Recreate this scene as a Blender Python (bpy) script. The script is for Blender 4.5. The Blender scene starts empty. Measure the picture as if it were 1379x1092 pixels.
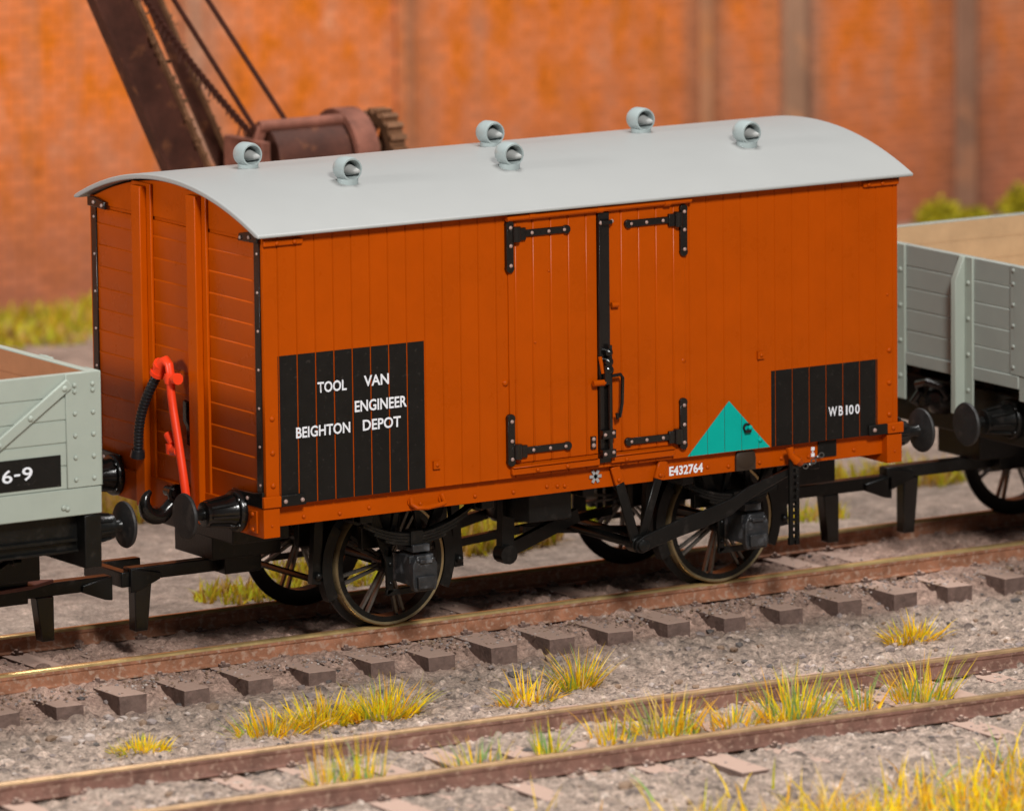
import bpy, math, random
import numpy as np
from mathutils import Vector, Matrix
random.seed(7); rng = np.random.default_rng(11)
S = bpy.context.scene
COL = S.collection
R = math.radians
PI = math.pi

# ------------------------------------------------------------------ materials
def nodes_of(name):
    m = bpy.data.materials.new(name); m.use_nodes = True
    nt = m.node_tree
    return m, nt, nt.nodes['Principled BSDF']

def paint(name, col, rough=.45, var=.12, scale=6., spec=.3, bump=.0, bscale=200., metal=0., speck=None, grain=0.0):
    """painted / plain surface whose colour wanders a little"""
    m, nt, b = nodes_of(name)
    N = nt.nodes; L = nt.links
    tc = N.new('ShaderNodeTexCoord')
    n1 = N.new('ShaderNodeTexNoise'); n1.inputs['Scale'].default_value = scale; n1.inputs['Detail'].default_value = 6
    n1.inputs['Roughness'].default_value = .65
    L.new(tc.outputs['Object'], n1.inputs['Vector'])
    mr = N.new('ShaderNodeMapRange'); mr.inputs[1].default_value = .25; mr.inputs[2].default_value = .75
    mr.inputs[3].default_value = 1 - var; mr.inputs[4].default_value = 1 + var
    L.new(n1.outputs['Fac'], mr.inputs[0])
    mx = N.new('ShaderNodeVectorMath'); mx.operation = 'SCALE'; mx.inputs[0].default_value = col[:3]
    L.new(mr.outputs[0], mx.inputs['Scale'])
    out = mx.outputs['Vector']
    if speck:
        scol, amt, ssc = speck
        n2 = N.new('ShaderNodeTexNoise'); n2.inputs['Scale'].default_value = ssc; n2.inputs['Detail'].default_value = 5
        L.new(tc.outputs['Object'], n2.inputs['Vector'])
        m2 = N.new('ShaderNodeMapRange'); m2.inputs[1].default_value = .62 - amt * .3; m2.inputs[2].default_value = .78 - amt * .3
        L.new(n2.outputs['Fac'], m2.inputs[0])
        mm = N.new('ShaderNodeMix'); mm.data_type = 'RGBA'
        L.new(m2.outputs[0], mm.inputs['Factor']); L.new(out, mm.inputs['A']); mm.inputs['B'].default_value = (*scol, 1)
        out = mm.outputs['Result']
    L.new(out, b.inputs['Base Color'])
    rr = N.new('ShaderNodeMapRange'); rr.inputs[3].default_value = rough - .08; rr.inputs[4].default_value = rough + .1
    L.new(n1.outputs['Fac'], rr.inputs[0]); L.new(rr.outputs[0], b.inputs['Roughness'])
    b.inputs['Specular IOR Level'].default_value = spec
    b.inputs['Metallic'].default_value = metal
    if bump:
        nb = N.new('ShaderNodeTexNoise'); nb.inputs['Scale'].default_value = bscale; nb.inputs['Detail'].default_value = 4
        L.new(tc.outputs['Object'], nb.inputs['Vector'])
        bp = N.new('ShaderNodeBump'); bp.inputs['Strength'].default_value = bump; bp.inputs['Distance'].default_value = .01
        L.new(nb.outputs['Fac'], bp.inputs['Height']); L.new(bp.outputs[0], b.inputs['Normal'])
    return m

ORANGE = paint('bauxite_paint', (.415, .062, .0003), .28, .09, 2.5, .10, .04, 90.)
BLACKP = paint('black_panel_paint', (.008, .007, .006), .5, .25, 8., .2, .05, 120., speck=((.035, .03, .026), .0, 30.))
IRON = paint('black_ironwork', (.006, .005, .0045), .2, .3, 10., .5, .08, 80.)
BOLT = paint('pinkish_bolt_heads', (.34, .23, .20), .35, .3, 40., .5)  # bolt heads paler and pinker than the black iron
CHASSIS = paint('black_underframe', (.005, .005, .0047), .3, .35, 7., .3, .15, 60., speck=((.02, .017, .015), .1, 14.))
HEAD = paint('worn_buffer_face', (.022, .021, .021), .5, .35, 12., .3, .2, 60., speck=((.06, .05, .045), .1, 10.))
AXLE = paint('grey_black_axlebox', (.022, .023, .025), .36, .5, 14., .55, .3, 50., speck=((.11, .115, .125), .25, 9.))
ROOF = paint('grey_roof_paint', (.328, .332, .325), .42, .008, 2.2, .35, .0, 60.)
VENTM = paint('grey_vent_plastic', (.31, .36, .36), .36, .06, 10., .45)
TEAL = paint('teal_paint', (.0, .37, .31), .5, .06, 8., .15)
WHITE = paint('white_lettering', (.75, .77, .82), .6, .05, 20., .2)
RED = paint('red_pipe_paint', (.86, .05, .010), .38, .06, 9., .4)
HOSE = paint('black_rubber', (.012, .012, .014), .3, .2, 20., .5)
GREY = paint('pale_grey_wagon_paint', (.345, .385, .335), .42, .05, 4., .3, .05, 70.)
GREYB = paint('shaded_grey_wagon_paint', (.31, .335, .305), .42, .05, 4., .3, .05, 70.)  # wagon grey darkened for the shade the van throws on it
INSIDE = paint('tan_wagon_interior', (.53, .36, .21), .6, .12, 5., .2, .1, 50.)
INSIDEB = paint('brown_wagon_interior', (.36, .17, .085), .6, .12, 5., .2, .1, 50.)
TYRE = paint('browned_tyre_steel', (.30, .225, .12), .28, .3, 9., .5, .06, 60., metal=.65)
SPOKE = paint('worn_spoke_metal', (.11, .10, .09), .28, .5, 9., .5, metal=.5)
RAILS = paint('rusty_rail_side', (.30, .135, .078), .75, .45, 7., .15, .5, 60., speck=((.40, .26, .19), .35, 24.))
RAILD = paint('dull_rusty_rail_side', (.21, .11, .085), .75, .45, 7., .15, .5, 60., speck=((.38, .25, .19), .25, 24.))
RAILTOP = paint('brassy_rail_head', (.66, .46, .20), .3, .3, 5., .5, .15, 60., metal=.7)
RAILTOPD = paint('brown_rail_head', (.40, .25, .13), .4, .35, 5., .5, .15, 60., metal=.5)
SLEEP = paint('dusty_brown_sleeper', (.15, .10, .084), .85, .4, 10., .1, .6, 45., speck=((.2, .13, .11), .2, 22.))
def dust_top(m, col):
    """cinder dust settled on faces that look up"""
    nt = m.node_tree; N = nt.nodes; L = nt.links; b = N['Principled BSDF']
    src = b.inputs['Base Color'].links[0].from_socket
    g = N.new('ShaderNodeNewGeometry'); sp = N.new('ShaderNodeSeparateXYZ'); L.new(g.outputs['True Normal'], sp.inputs[0])
    tc = N.new('ShaderNodeTexCoord'); n = N.new('ShaderNodeTexNoise'); n.inputs['Scale'].default_value = 26; n.inputs['Detail'].default_value = 6; L.new(tc.outputs['Object'], n.inputs['Vector'])
    a = N.new('ShaderNodeMath'); a.operation = 'MULTIPLY_ADD'; L.new(n.outputs['Fac'], a.inputs[0]); a.inputs[1].default_value = .9; L.new(sp.outputs['Z'], a.inputs[2])
    r = N.new('ShaderNodeMapRange'); r.inputs[1].default_value = 1.0; r.inputs[2].default_value = 1.25; L.new(a.outputs[0], r.inputs[0])
    mx = N.new('ShaderNodeMix'); mx.data_type = 'RGBA'; L.new(r.outputs[0], mx.inputs['Factor']); L.new(src, mx.inputs['A']); mx.inputs['B'].default_value = (*col, 1)
    L.new(mx.outputs['Result'], b.inputs['Base Color'])
dust_top(SLEEP, (.48, .33, .265))
CRANE = paint('rust_brown_crane_paint', (.062, .02, .012), .6, .5, 4., .25, .3, 40., speck=((.17, .06, .025), .15, 6.))
CRANER = paint('rust_and_lit_edges', (.17, .08, .04), .7, .5, 9., .2, .5, 40.)  # lighter rust; on the jib it paints the edges as lit
CRANEP = paint('pinkish_rust_winch', (.20, .075, .05), .65, .45, 6., .2, .4, 40.)
CABLE = paint('dark_rust_cable', (.07, .022, .014), .7, .3, 20., .2)
PEB = [paint('pale_stone', (.48, .40, .36), .85, .2, 20., .15, .4, 60.), paint('mauve_stone', (.27, .22, .205), .85, .2, 20., .15, .4, 60.),
       paint('brown_stone', (.25, .17, .12), .85, .2, 20., .15, .4, 60.), paint('dark_stone', (.12, .105, .10), .85, .2, 20., .15, .4, 60.)]

def leaf(name, col, tr=.35):
    m, nt, b = nodes_of(name)
    N = nt.nodes; L = nt.links
    tc = N.new('ShaderNodeTexCoord'); n1 = N.new('ShaderNodeTexNoise'); n1.inputs['Scale'].default_value = 9
    L.new(tc.outputs['Object'], n1.inputs['Vector'])
    mr = N.new('ShaderNodeMapRange'); mr.inputs[1].default_value = .3; mr.inputs[2].default_value = .7
    mr.inputs[3].default_value = .7; mr.inputs[4].default_value = 1.25
    L.new(n1.outputs['Fac'], mr.inputs[0])
    mx = N.new('ShaderNodeVectorMath'); mx.operation = 'SCALE'; mx.inputs[0].default_value = col
    L.new(mr.outputs[0], mx.inputs['Scale']); L.new(mx.outputs['Vector'], b.inputs['Base Color'])
    b.inputs['Roughness'].default_value = .6; b.inputs['Specular IOR Level'].default_value = .15
    t = N.new('ShaderNodeBsdfTranslucent'); L.new(mx.outputs['Vector'], t.inputs['Color'])
    ms = N.new('ShaderNodeMixShader'); ms.inputs[0].default_value = tr
    L.new(b.outputs[0], ms.inputs[1]); L.new(t.outputs[0], ms.inputs[2])
    L.new(ms.outputs[0], N['Material Output'].inputs['Surface'])
    return m
GRASS = [leaf('yellow_grass', (.95, .66, .012)), leaf('ochre_grass', (.82, .42, .02)), leaf('lime_grass', (.62, .62, .03)),
         leaf('green_grass', (.24, .40, .12)), leaf('straw_grass', (.76, .56, .22)), leaf('grey_grass', (.42, .36, .26))]
BUSHM = [leaf('bush_yellow', (.55, .48, .02)), leaf('bush_olive', (.40, .36, .03)), leaf('bush_dark', (.26, .24, .02)), leaf('bush_bright', (.68, .60, .04))]

# ------------------------------------------------------------------ mesh builder
class MB:
    def __init__(s, bolts=False):
        s.bolts = bolts; s.v = []; s.f = []; s.m = []; s.mi = 0
    def add(s, vs, fs):
        o = len(s.v); s.v += [tuple(p) for p in vs]
        for f in fs: s.f.append([o + i for i in f]); s.m.append(s.mi)
        return s
    def box(s, x0, x1, y0, y1, z0, z1):
        vs = [(x, y, z) for x in (x0, x1) for y in (y0, y1) for z in (z0, z1)]
        return s.add(vs, [(0, 1, 3, 2), (4, 6, 7, 5), (0, 4, 5, 1), (2, 3, 7, 6), (0, 2, 6, 4), (1, 5, 7, 3)])
    def prism(s, poly, axis, a, b):
        """poly of 2D points in the plane across axis ('x': (y,z), 'y': (x,z), 'z': (x,y)) swept from a to b"""
        def P(p, t):
            return {'x': (t, p[0], p[1]), 'y': (p[0], t, p[1]), 'z': (p[0], p[1], t)}[axis]
        n = len(poly)
        ar = sum(poly[i][0] * poly[(i + 1) % n][1] - poly[(i + 1) % n][0] * poly[i][1] for i in range(n))
        flip = (ar > 0) ^ (axis == 'y')
        vs = [P(p, a) for p in poly] + [P(p, b) for p in poly]
        fs = [tuple(reversed(range(n))), tuple(range(n, 2 * n))] + [(i, (i + 1) % n, n + (i + 1) % n, n + i) for i in range(n)]
        if not flip: fs = [tuple(reversed(f)) for f in fs]
        fs = [tuple(reversed(f)) for f in fs] if False else fs
        return s.add(vs, fs)
    def bar(s, p0, p1, w, h, up=(0, 0, 1)):
        """rectangular bar from p0 to p1; w across, h along up"""
        p0 = Vector(p0); p1 = Vector(p1); d = (p1 - p0).normalized()
        sd = d.cross(Vector(up)).normalized(); u = sd.cross(d)
        vs = [p + sd * (w / 2 * a) + u * (h / 2 * b) for p in (p0, p1) for a, b in ((-1, -1), (1, -1), (1, 1), (-1, 1))]
        return s.add(vs, [(3, 2, 1, 0), (4, 5, 6, 7), (0, 1, 5, 4), (1, 2, 6, 5), (2, 3, 7, 6), (3, 0, 4, 7)])
    def path(s, pts, r, n=10, cap=True):
        pts = [Vector(p) for p in pts]; k = len(pts)
        rs = r if isinstance(r, (list, tuple)) else [r] * k
        rings = []; prev = None
        for i, p in enumerate(pts):
            d = (pts[min(i + 1, k - 1)] - pts[max(i - 1, 0)]).normalized()
            a = prev if prev is not None else (Vector((0, 0, 1)) if abs(d.z) < .9 else Vector((1, 0, 0)))
            u = (a - d * a.dot(d)).normalized(); w = d.cross(u); prev = u
            rings.append([p + u * (rs[i] * math.cos(2 * PI * j / n)) + w * (rs[i] * math.sin(2 * PI * j / n)) for j in range(n)])
        vs = [q for rg in rings for q in rg]
        fs = [(i * n + j, i * n + (j + 1) % n, (i + 1) * n + (j + 1) % n, (i + 1) * n + j) for i in range(k - 1) for j in range(n)]
        if cap: fs += [tuple(reversed(range(n))), tuple(range((k - 1) * n, k * n))]
        return s.add(vs, fs)
    def tube(s, p0, p1, r, n=12): return s.path([p0, p1], r, n)
    def lathe(s, prof, o, axis, n=24):
        """prof: (radius, distance along axis); axis 'x','-x','y','-y','z'"""
        ax = {'x': (1, 0, 0), '-x': (-1, 0, 0), 'y': (0, 1, 0), '-y': (0, -1, 0), 'z': (0, 0, 1)}.get(axis if isinstance(axis, str) else '', axis)
        ax = Vector(ax).normalized(); a = Vector((0, 0, 1)) if abs(ax.z) < .9 else Vector((1, 0, 0))
        u = (a - ax * a.dot(ax)).normalized(); w = ax.cross(u); o = Vector(o)
        vs = []; k = len(prof)
        for r, t in prof:
            for j in range(n):
                vs.append(o + ax * t + u * (r * math.cos(2 * PI * j / n)) + w * (r * math.sin(2 * PI * j / n)))
        fs = [(i * n + j, i * n + (j + 1) % n, (i + 1) * n + (j + 1) % n, (i + 1) * n + j) for i in range(k - 1) for j in range(n)]
        if prof[0][0] > 1e-6: fs.append(tuple(reversed(range(n))))
        if prof[-1][0] > 1e-6: fs.append(tuple(range((k - 1) * n, k * n)))
        return s.add(vs, fs)
    def ring(s, prof, o, axis, n=40):
        """closed profile revolved"""
        ax = {'x': (1, 0, 0), 'y': (0, 1, 0), 'z': (0, 0, 1)}.get(axis if isinstance(axis, str) else '', axis)
        ax = Vector(ax).normalized(); a = Vector((0, 0, 1)) if abs(ax.z) < .9 else Vector((1, 0, 0))
        u = (a - ax * a.dot(ax)).normalized(); w = ax.cross(u); o = Vector(o)
        k = len(prof); vs = []
        for r, t in prof:
            for j in range(n):
                vs.append(o + ax * t + u * (r * math.cos(2 * PI * j / n)) + w * (r * math.sin(2 * PI * j / n)))
        fs = [(i * n + j, i * n + (j + 1) % n, ((i + 1) % k) * n + (j + 1) % n, ((i + 1) % k) * n + j) for i in range(k) for j in range(n)]
        return s.add(vs, fs)
    def rivet(s, p, axis, r=.016, h=None):
        h = h or r * .8
        k = s.mi; s.mi = 1 if s.bolts else k
        s.lathe([(r, 0), (r * .85, h * .55), (r * .45, h * .93), (1e-7, h)], p, axis, 8); s.mi = k
        return s

def link(name, me, mat, parent=None):
    o = bpy.data.objects.new(name, me); COL.objects.link(o)
    for m in (mat if isinstance(mat, (list, tuple)) else [mat]): me.materials.append(m)
    if parent:
        o.parent = parent; o.matrix_parent_inverse = Matrix.Translation(-Vector(world_loc(parent)))
    return o
def world_loc(o):
    return Vector(o.get('_base', (0, 0, 0)))
def obj(name, mb, mat, parent=None, bevel=0., seg=2, ang=35):
    me = bpy.data.meshes.new(name); me.from_pydata(mb.v, [], mb.f); 
    me.polygons.foreach_set('material_index', mb.m)
    import bmesh
    bm = bmesh.new(); bm.from_mesh(me); bmesh.ops.recalc_face_normals(bm, faces=bm.faces); bm.to_mesh(me); bm.free()
    me.polygons.foreach_set('use_smooth', [True] * len(me.polygons)); me.set_sharp_from_angle(angle=R(ang))
    me.update()
    if mb.bolts and not isinstance(mat, (list, tuple)): mat = [mat, BOLT]
    o = link(name, me, mat, parent)
    if bevel:
        b = o.modifiers.new('soft_edges', 'BEVEL'); b.width = bevel; b.segments = seg; b.limit_method = 'ANGLE'; b.angle_limit = R(40)
        b.harden_normals = False
    return o
def thing(name, label, cat, base=(0, 0, 0), group=None):
    o = bpy.data.objects.new(name, None); COL.objects.link(o); o.location = base; o['_base'] = tuple(base)
    o.empty_display_size = .1
    o['label'] = label; o['category'] = cat
    if group: o['group'] = group
    return o
def tag(o, label=None, cat=None, group=None, kind=None):
    for k, v in (('label', label), ('category', cat), ('group', group), ('kind', kind)):
        if v: o[k] = v
    return o

def lettering(text, x0, x1, z0, z1, y, parent, mat=None, bold=.02, name='lettering'):
    cu = bpy.data.curves.new(name, 'FONT'); cu.body = text; cu.size = 1; cu.offset = bold; cu.extrude = .0; cu.resolution_u = 3
    t = bpy.data.objects.new('tmp', cu); COL.objects.link(t)
    dg = bpy.context.evaluated_depsgraph_get(); dg.update()
    me = bpy.data.meshes.new_from_object(t.evaluated_get(dg)); me.name = name
    bpy.data.objects.remove(t)
    co = np.empty(len(me.vertices) * 3, 'f'); me.vertices.foreach_get('co', co); co = co.reshape(-1, 3)
    mn = co.min(0); mx = co.max(0)
    out = np.empty_like(co)
    out[:, 0] = x0 + (co[:, 0] - mn[0]) / (mx[0] - mn[0]) * (x1 - x0)
    out[:, 2] = z0 + (co[:, 1] - mn[1]) / (mx[1] - mn[1]) * (z1 - z0)
    out[:, 1] = y
    me.vertices.foreach_set('co', out.ravel()); me.materials.clear(); me.update()
    return link(name, me, mat or WHITE, parent)

# ------------------------------------------------------------------ tool van
LEN, WID = 5.33, 2.47
ZP, ZE = 1.095, 3.0            # bottom and top of the side boards
YC = WID / 2
RAILN, RAILF = .70, 1.90       # running lines of the near and far rail
van = thing('goods_van', 'orange brown planked tool van with pale grey arched roof and black lettered panels', 'railway wagon', (LEN / 2, 1.3, 0))

def roof_z(y, e=3.005, a=3.278, o=.09):
    t = (y - YC) / (YC + o)
    t = max(-1, min(1, t))
    return e + (a - e) * (1 - abs(t) ** 2.05)

P0, PITCH = .115, .1478
lines = [P0 + PITCH * k for k in range(0, 36)]
def grooved_x(mb, x0, x1, lns, yf, yb, z0, z1, gw=.014, gd=.011, sgn=1):
    pl = [(x0, yf)]
    for l in lns:
        if x0 + gw < l < x1 - gw: pl += [(l - gw * .35, yf), (l - gw * .1, yf + gd * sgn), (l + gw * .65, yf)]
    pl += [(x1, yf), (x1, yb), (x0, yb)]
    mb.prism(pl, 'z', z0, z1)
def grooved_z(mb, y0, y1, lns, xf, xb, z0, z1, gw=.034, gd=.010, sgn=1):
    pl = [(xf, z0)]
    for l in lns:
        if z0 + gw < l < z1 - gw: pl += [(xf, l - .016), (xf - .0035 * sgn, l - .007), (xf - .003 * sgn, l - .003), (xf + .002 * sgn, l + .001), (xf, l + .004)]
    pl += [(xf, z1), (xb, z1), (xb, z0)]
    mb.prism(pl, 'y', y0, y1)

mb = MB(); grooved_x(mb, 0, LEN, lines, 0, .05, ZP, ZE + .015)
for z in (1.71, 1.47, 1.24): mb.rivet((.055, 0, z), '-y', .022)
for z in (1.71, 1.47, 1.235): mb.rivet((5.255, 0, z), '-y', .022)
mb.rivet((5.24, 0, 2.12), '-y', .012)
for x, z in ((1.375, 1.255), (4.12, 1.78)):
    mb.box(x - .028, x + .028, -.022, 0, z - .028, z + .028); mb.rivet((x, -.022, z), '-y', .016)
mb.rivet((1.955, 0, 1.78), '-y', .026); mb.rivet((3.455, 0, 1.80), '-y', .026)
for x, z in ((2.32, 2.55), (2.2, 2.05)): mb.rivet((x, -.014, z), '-y', .011)
obj('side_wall', mb, ORANGE, van)
mb = MB(); grooved_x(mb, 0, LEN, lines, WID, WID - .05, ZP, ZE + .015, sgn=-1)
obj('side_wall', mb, ORANGE, van)

# ends
elines = [ZP + .02 + .155 * k for k in range(1, 13)]
def end_wall(xf, sg):
    mb = MB(); grooved_z(mb, .052, WID - .052, elines, xf, xf + .05 * sg, .90, 2.93, sgn=sg)
    ys = np.linspace(.052, WID - .052, 33)
    mb.prism([(y, roof_z(y) - .052) for y in ys] + [(WID - .052, 2.955), (.052, 2.955)], 'x', xf + .002 * sg, xf + .046 * sg)
    mb.prism([(.052, 2.93), (WID - .052, 2.93), (WID - .052, 2.955), (.052, 2.955)], 'x', xf + .012 * sg, xf + .046 * sg)
    return obj('end_wall', mb, ORANGE, van, .003, 1)
end_wall(0, 1); end_wall(LEN, -1)
def stanchion(y, xf, sg):
    top = roof_z(y + .03) - .06
    mb = MB()
    mb.box(xf - .022 * sg, xf, y - .13, y + .145, .86, top)          # foot flange
    mb.box(xf - .075 * sg, xf - .022 * sg, y - .07, y + .06, .86, top - .02)   # rib
    for z in list(np.arange(1.03, top - .1, .31)) + [.93, top - .17, top - .06]:
        mb.rivet((xf - .022 * sg, y + .103, z), '-x' if sg > 0 else 'x', .02)
    return obj('end_stanchion', mb, ORANGE, van, .008)
for y in (1.67, .88): stanchion(y, 0, 1)
for y in (1.67, .84): stanchion(y, LEN, -1)

def corner_iron(x, sg, y, far):
    mb = MB(True)
    y0, y1 = (.03, .105) if not far else (WID - .105, WID - .03)
    mb.box(x - .012 * sg, x, y0, y1, 1.16, 2.94)
    for z in np.arange(1.24, 2.9, .27): mb.rivet((x - .012 * sg, (y0 + y1) / 2 - .012, z), '-x' if sg > 0 else 'x', .013)
    return obj('corner_strip', mb, IRON, van, .003, 1)
for x, sg in ((0, 1), (LEN, -1)):
    for far in (0, 1): corner_iron(x, sg, 0, far)

# brackets at the roof corners and at the foot of the corners
def bracket(pts, bolts, x, sg, th=.022):
    mb = MB(True); mb.prism(pts, 'x', x - th * sg, x)
    for b in bolts: mb.rivet((x - th * sg, *b), '-x' if sg > 0 else 'x', .017)
    return obj('corner_bracket', mb, IRON, van, .005)
for x, sg in ((-.013, 1), (LEN + .013, -1)):
    for mir in (0, 1):
        f = (lambda y: WID - y) if mir else (lambda y: y)
        bracket([(f(.02), 2.935), (f(.02), 3.0), (f(.12), 3.01), (f(.27), 2.985), (f(.28), 2.93), (f(.15), 2.935)], [(f(.24), 2.957), (f(.12), 2.97)], x, sg)
        bracket([(f(.0), 1.085), (f(.0), 1.20), (f(.10), 1.185), (f(.42), 1.175), (f(.42), 1.09)], [(f(.37), 1.14), (f(.2), 1.135)], x, sg)
def strap(name, x0, x1, z0, z1, mat, bolts, y1=0., y0=-.03):
    mb = MB(mat is BLACKP); mb.box(x0, x1, y0, y1, z0, z1)
    for x, z in bolts: mb.rivet((x, y0, z), '-y', .019)
    return obj(name, mb, mat, van, .006)
strap('corner_strap', -.036, .105, 1.088, 1.168, ORANGE, ())
strap('corner_strap', 5.225, LEN + .036, 1.095, 1.172, ORANGE, ((5.27, 1.135),))
strap('corner_strap', .1055, .305, 1.088, 1.168, BLACKP, ((.135, 1.125), (.27, 1.125)), -.004)
strap('corner_strap', 5.06, 5.2245, 1.095, 1.172, BLACKP, ((5.105, 1.135),), -.004)
strap('cornice_strap', .0, .31, 2.915, 2.955, ORANGE, ((.1, 2.935), (.24, 2.935)), 0, -.028)
strap('cornice_strap', 5.02, LEN, 2.925, 2.965, ORANGE, ((5.06, 2.945), (5.18, 2.945)), 0, -.028)

# painted black panels, one strip to a board so that the joints keep showing
def strips(x0, x1, z0, z1, gap, y=-.0035, tri=None):
    mb = MB(); xs = sorted([x0, x1] + [l for l in lines if x0 < l < x1])
    for a, b in zip(xs[:-1], xs[1:]):
        a2 = a + (gap / 2 if a in lines else 0); b2 = b - (gap / 2 if b in lines else 0)
        if b2 - a2 < .004: continue
        if tri is None: mb.prism([(a2, z0), (b2, z0), (b2, z1), (a2, z1)], 'y', y, 0)
        else:
            xs2 = [a2, b2] + ([tri[0]] if a2 < tri[0] < b2 else []); xs2.sort()
            zt = lambda x: z0 + (tri[1] - z0) * ((x - x0) / (tri[0] - x0) if x < tri[0] else (x1 - x) / (x1 - tri[0]))
            pl = [(x, z0) for x in xs2] + [(x, max(zt(x), z0 + .001)) for x in reversed(xs2)]
            mb.prism(pl, 'y', y, 0)
    return mb
pan = obj('painted_panel', strips(.106, 1.288, ZP + .002, 2.142, .010), BLACKP, van)
tag(pan, 'black panel with white TOOL VAN lettering')
YL = -.0062
for t, a, b, c, d in (('TOOL', .42, .655, 1.855, 1.932), ('VAN', .795, .998, 1.865, 1.942), ('ENGINEER', .718, 1.141, 1.691, 1.772),
                      ('BEIGHTON', .242, .679, 1.553, 1.631), ('DEPOT', .781, 1.09, 1.554, 1.632)):
    lettering(t, a, b, c, d, YL, pan, bold=.022)
pan = obj('painted_panel', strips(4.217, 5.150, ZP + .002, 1.652, .007), BLACKP, van)
tag(pan, 'black panel with white WB 100 lettering')
for t, a, b in (('W', 4.714, 4.79), ('B', 4.805, 4.842), ('I', 4.868, 4.882), ('0', 4.894, 4.936), ('0', 4.95, 4.99)):
    lettering(t, a, b, 1.27 - (a - 4.7) * .01, 1.34 - (a - 4.7) * .01, YL, pan, bold=.018)
tri = obj('warning_triangle', strips(3.492, 4.20, ZP + .004, 0, .004, tri=(3.85, 1.468)), TEAL, van)
mb = MB(); mb.ring([(.035, -.004), (.035, .012), (.022, .012), (.022, -.004)], (4.0, -.012, 1.26), 'y', 16); mb.box(3.975, 4.025, -.03, -.004, 1.225, 1.247)
obj('label_clip', mb, IRON, van)
for x, y, z in ((4.115, -.004, 1.16), (4.02, -.02, 1.26)):
    mb = MB(); mb.rivet((x, y, z), '-y', .02); obj('rivet_head', mb, TEAL, tri)

# doors
DX0, DXM0, DXM1, DX1 = 1.985, 2.722, 2.826, 3.470
def door(x0, x1):
    mb = MB(); grooved_x(mb, x0, x1, lines, -.014, -.0005, 1.20, 2.945)
    return obj('door', mb, ORANGE, van, .003, 1)
dl = door(DX0, DXM0); dr = door(DXM1, DX1)
def hinge(parent, xh, sg, z, up):
    """strap across the door plus a leg on the post; sg +1: strap runs to +x"""
    mb = MB(True); y0, y1 = -.034, -.014
    mb.box(min(xh + sg * .11, xh + sg * .47), max(xh + sg * .11, xh + sg * .47), y0, y1, z - .025, z + .025)
    mb.lathe([(.032, 0), (.032, .028)], (xh + sg * .47, y1, z), '-y', 12)
    a, b = (z - .24, z + .07) if not up else (z - .07, z + .24)
    mb.box(xh - .03, xh + .03, y0 - .002, -.002, a, b)
    mb.lathe([(.033, 0), (.033, .036)], (xh, -.002, a), '-y', 12); mb.lathe([(.033, 0), (.033, .036)], (xh, -.002, b), '-y', 12)
    mb.path([(xh + sg * .05, -.035, z - .055), (xh + sg * .05, -.035, z + .055)], .033, 12)
    mb.box(min(xh, xh + sg * .13), max(xh, xh + sg * .13), y0 - .006, y1, z - .048, z + .042)
    for t in (.18, .32, .45): mb.rivet((xh + sg * t, y0, z), '-y', .016)
    for zz in (a + .02, b - .02, (z - .08 if not up else z + .08)): mb.rivet((xh, y0 - .004, zz), '-y', .017)
    return obj('hinge', mb, IRON, parent, .004, 1)
hinge(dl, 1.99, 1, 2.835, False); hinge(dl, 1.985, 1, 1.285, True)
hinge(dr, 3.452, -1, 2.83, False); hinge(dr, 3.440, -1, 1.262, True)
mb = MB(); mb.path([(1.955, -.04, 2.952), (2.74, -.042, 2.958), (3.505, -.04, 2.962)], .022, 10)
for x in (2.16, 2.73, 3.3): mb.path([(x - .025, -.041, 2.957), (x + .025, -.041, 2.957)], .027, 10)
mb.box(1.96, 3.5, -.04, 0, 2.948, 2.972); obj('rain_strip', mb, ORANGE, van)
mb = MB(); mb.box(1.99, 2.724, -.034, 0, 1.118, 1.165); mb.box(2.824, 3.36, -.034, 0, 1.122, 1.168)
mb.prism([(-.034, 1.165), (-.05, 1.17), (-.05, 1.178), (0, 1.19), (0, 1.165)], 'x', 1.99, 2.70)
mb.prism([(-.034, 1.168), (-.05, 1.173), (-.05, 1.181), (0, 1.192), (0, 1.168)], 'x', 2.83, 3.36)
for x in (2.2, 2.45, 2.95): mb.rivet((x, -.034, 1.14), '-y', .02)
obj('door_sill', mb, ORANGE, van, .004, 1)
mb = MB(); mb.box(DXM0 + .004, DXM1 - .004, -.03, 0, 1.13, 2.93)
mb.box(DXM0 + .004, DXM0 + .022, -.042, -.03, 1.2, 2.9)
mb.box(2.735, 2.825, -.07, -.03, 2.845, 2.875); mb.bolts = True; mb.rivet((2.735, -.05, 2.86), '-y', .018); mb.rivet((2.828, -.05, 2.865), '-y', .018)
obj('door_post', mb, IRON, van, .004, 1)
mb = MB(True)
mb.path([(2.80, -.058, 1.17), (2.80, -.058, 1.98)], .016, 8)
for z in (1.20, 1.34): mb.box(2.725, 2.835, -.075, -.03, z - .03, z + .03); mb.rivet((2.745, -.075, z), '-y', .014); mb.rivet((2.815, -.075, z + .008), '-y', .014)
for z, r in ((1.93, .03), (1.86, .034), (1.80, .036)): mb.lathe([(r, 0), (r, .045), (r * .5, .06), (1e-6, .065)], (2.785, -.03, z), '-y', 12)
mb.box(2.745, 2.80, -.08, -.03, 1.70, 1.84)
mb.path([(2.80, -.075, 1.76), (2.875, -.078, 1.765), (2.892, -.078, 1.74), (2.886, -.078, 1.56), (2.865, -.078, 1.46), (2.848, -.078, 1.45), (2.84, -.078, 1.49)], .013, 8)
obj('locking_bar', mb, IRON, van)
mb = MB(True); mb.box(2.655, 2.695, -.03, -.013, 1.24, 1.33); mb.rivet((2.675, -.03, 1.265), '-y', .018); mb.rivet((2.675, -.03, 1.31), '-y', .016)
obj('label_clip', mb, IRON, dl)
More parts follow.
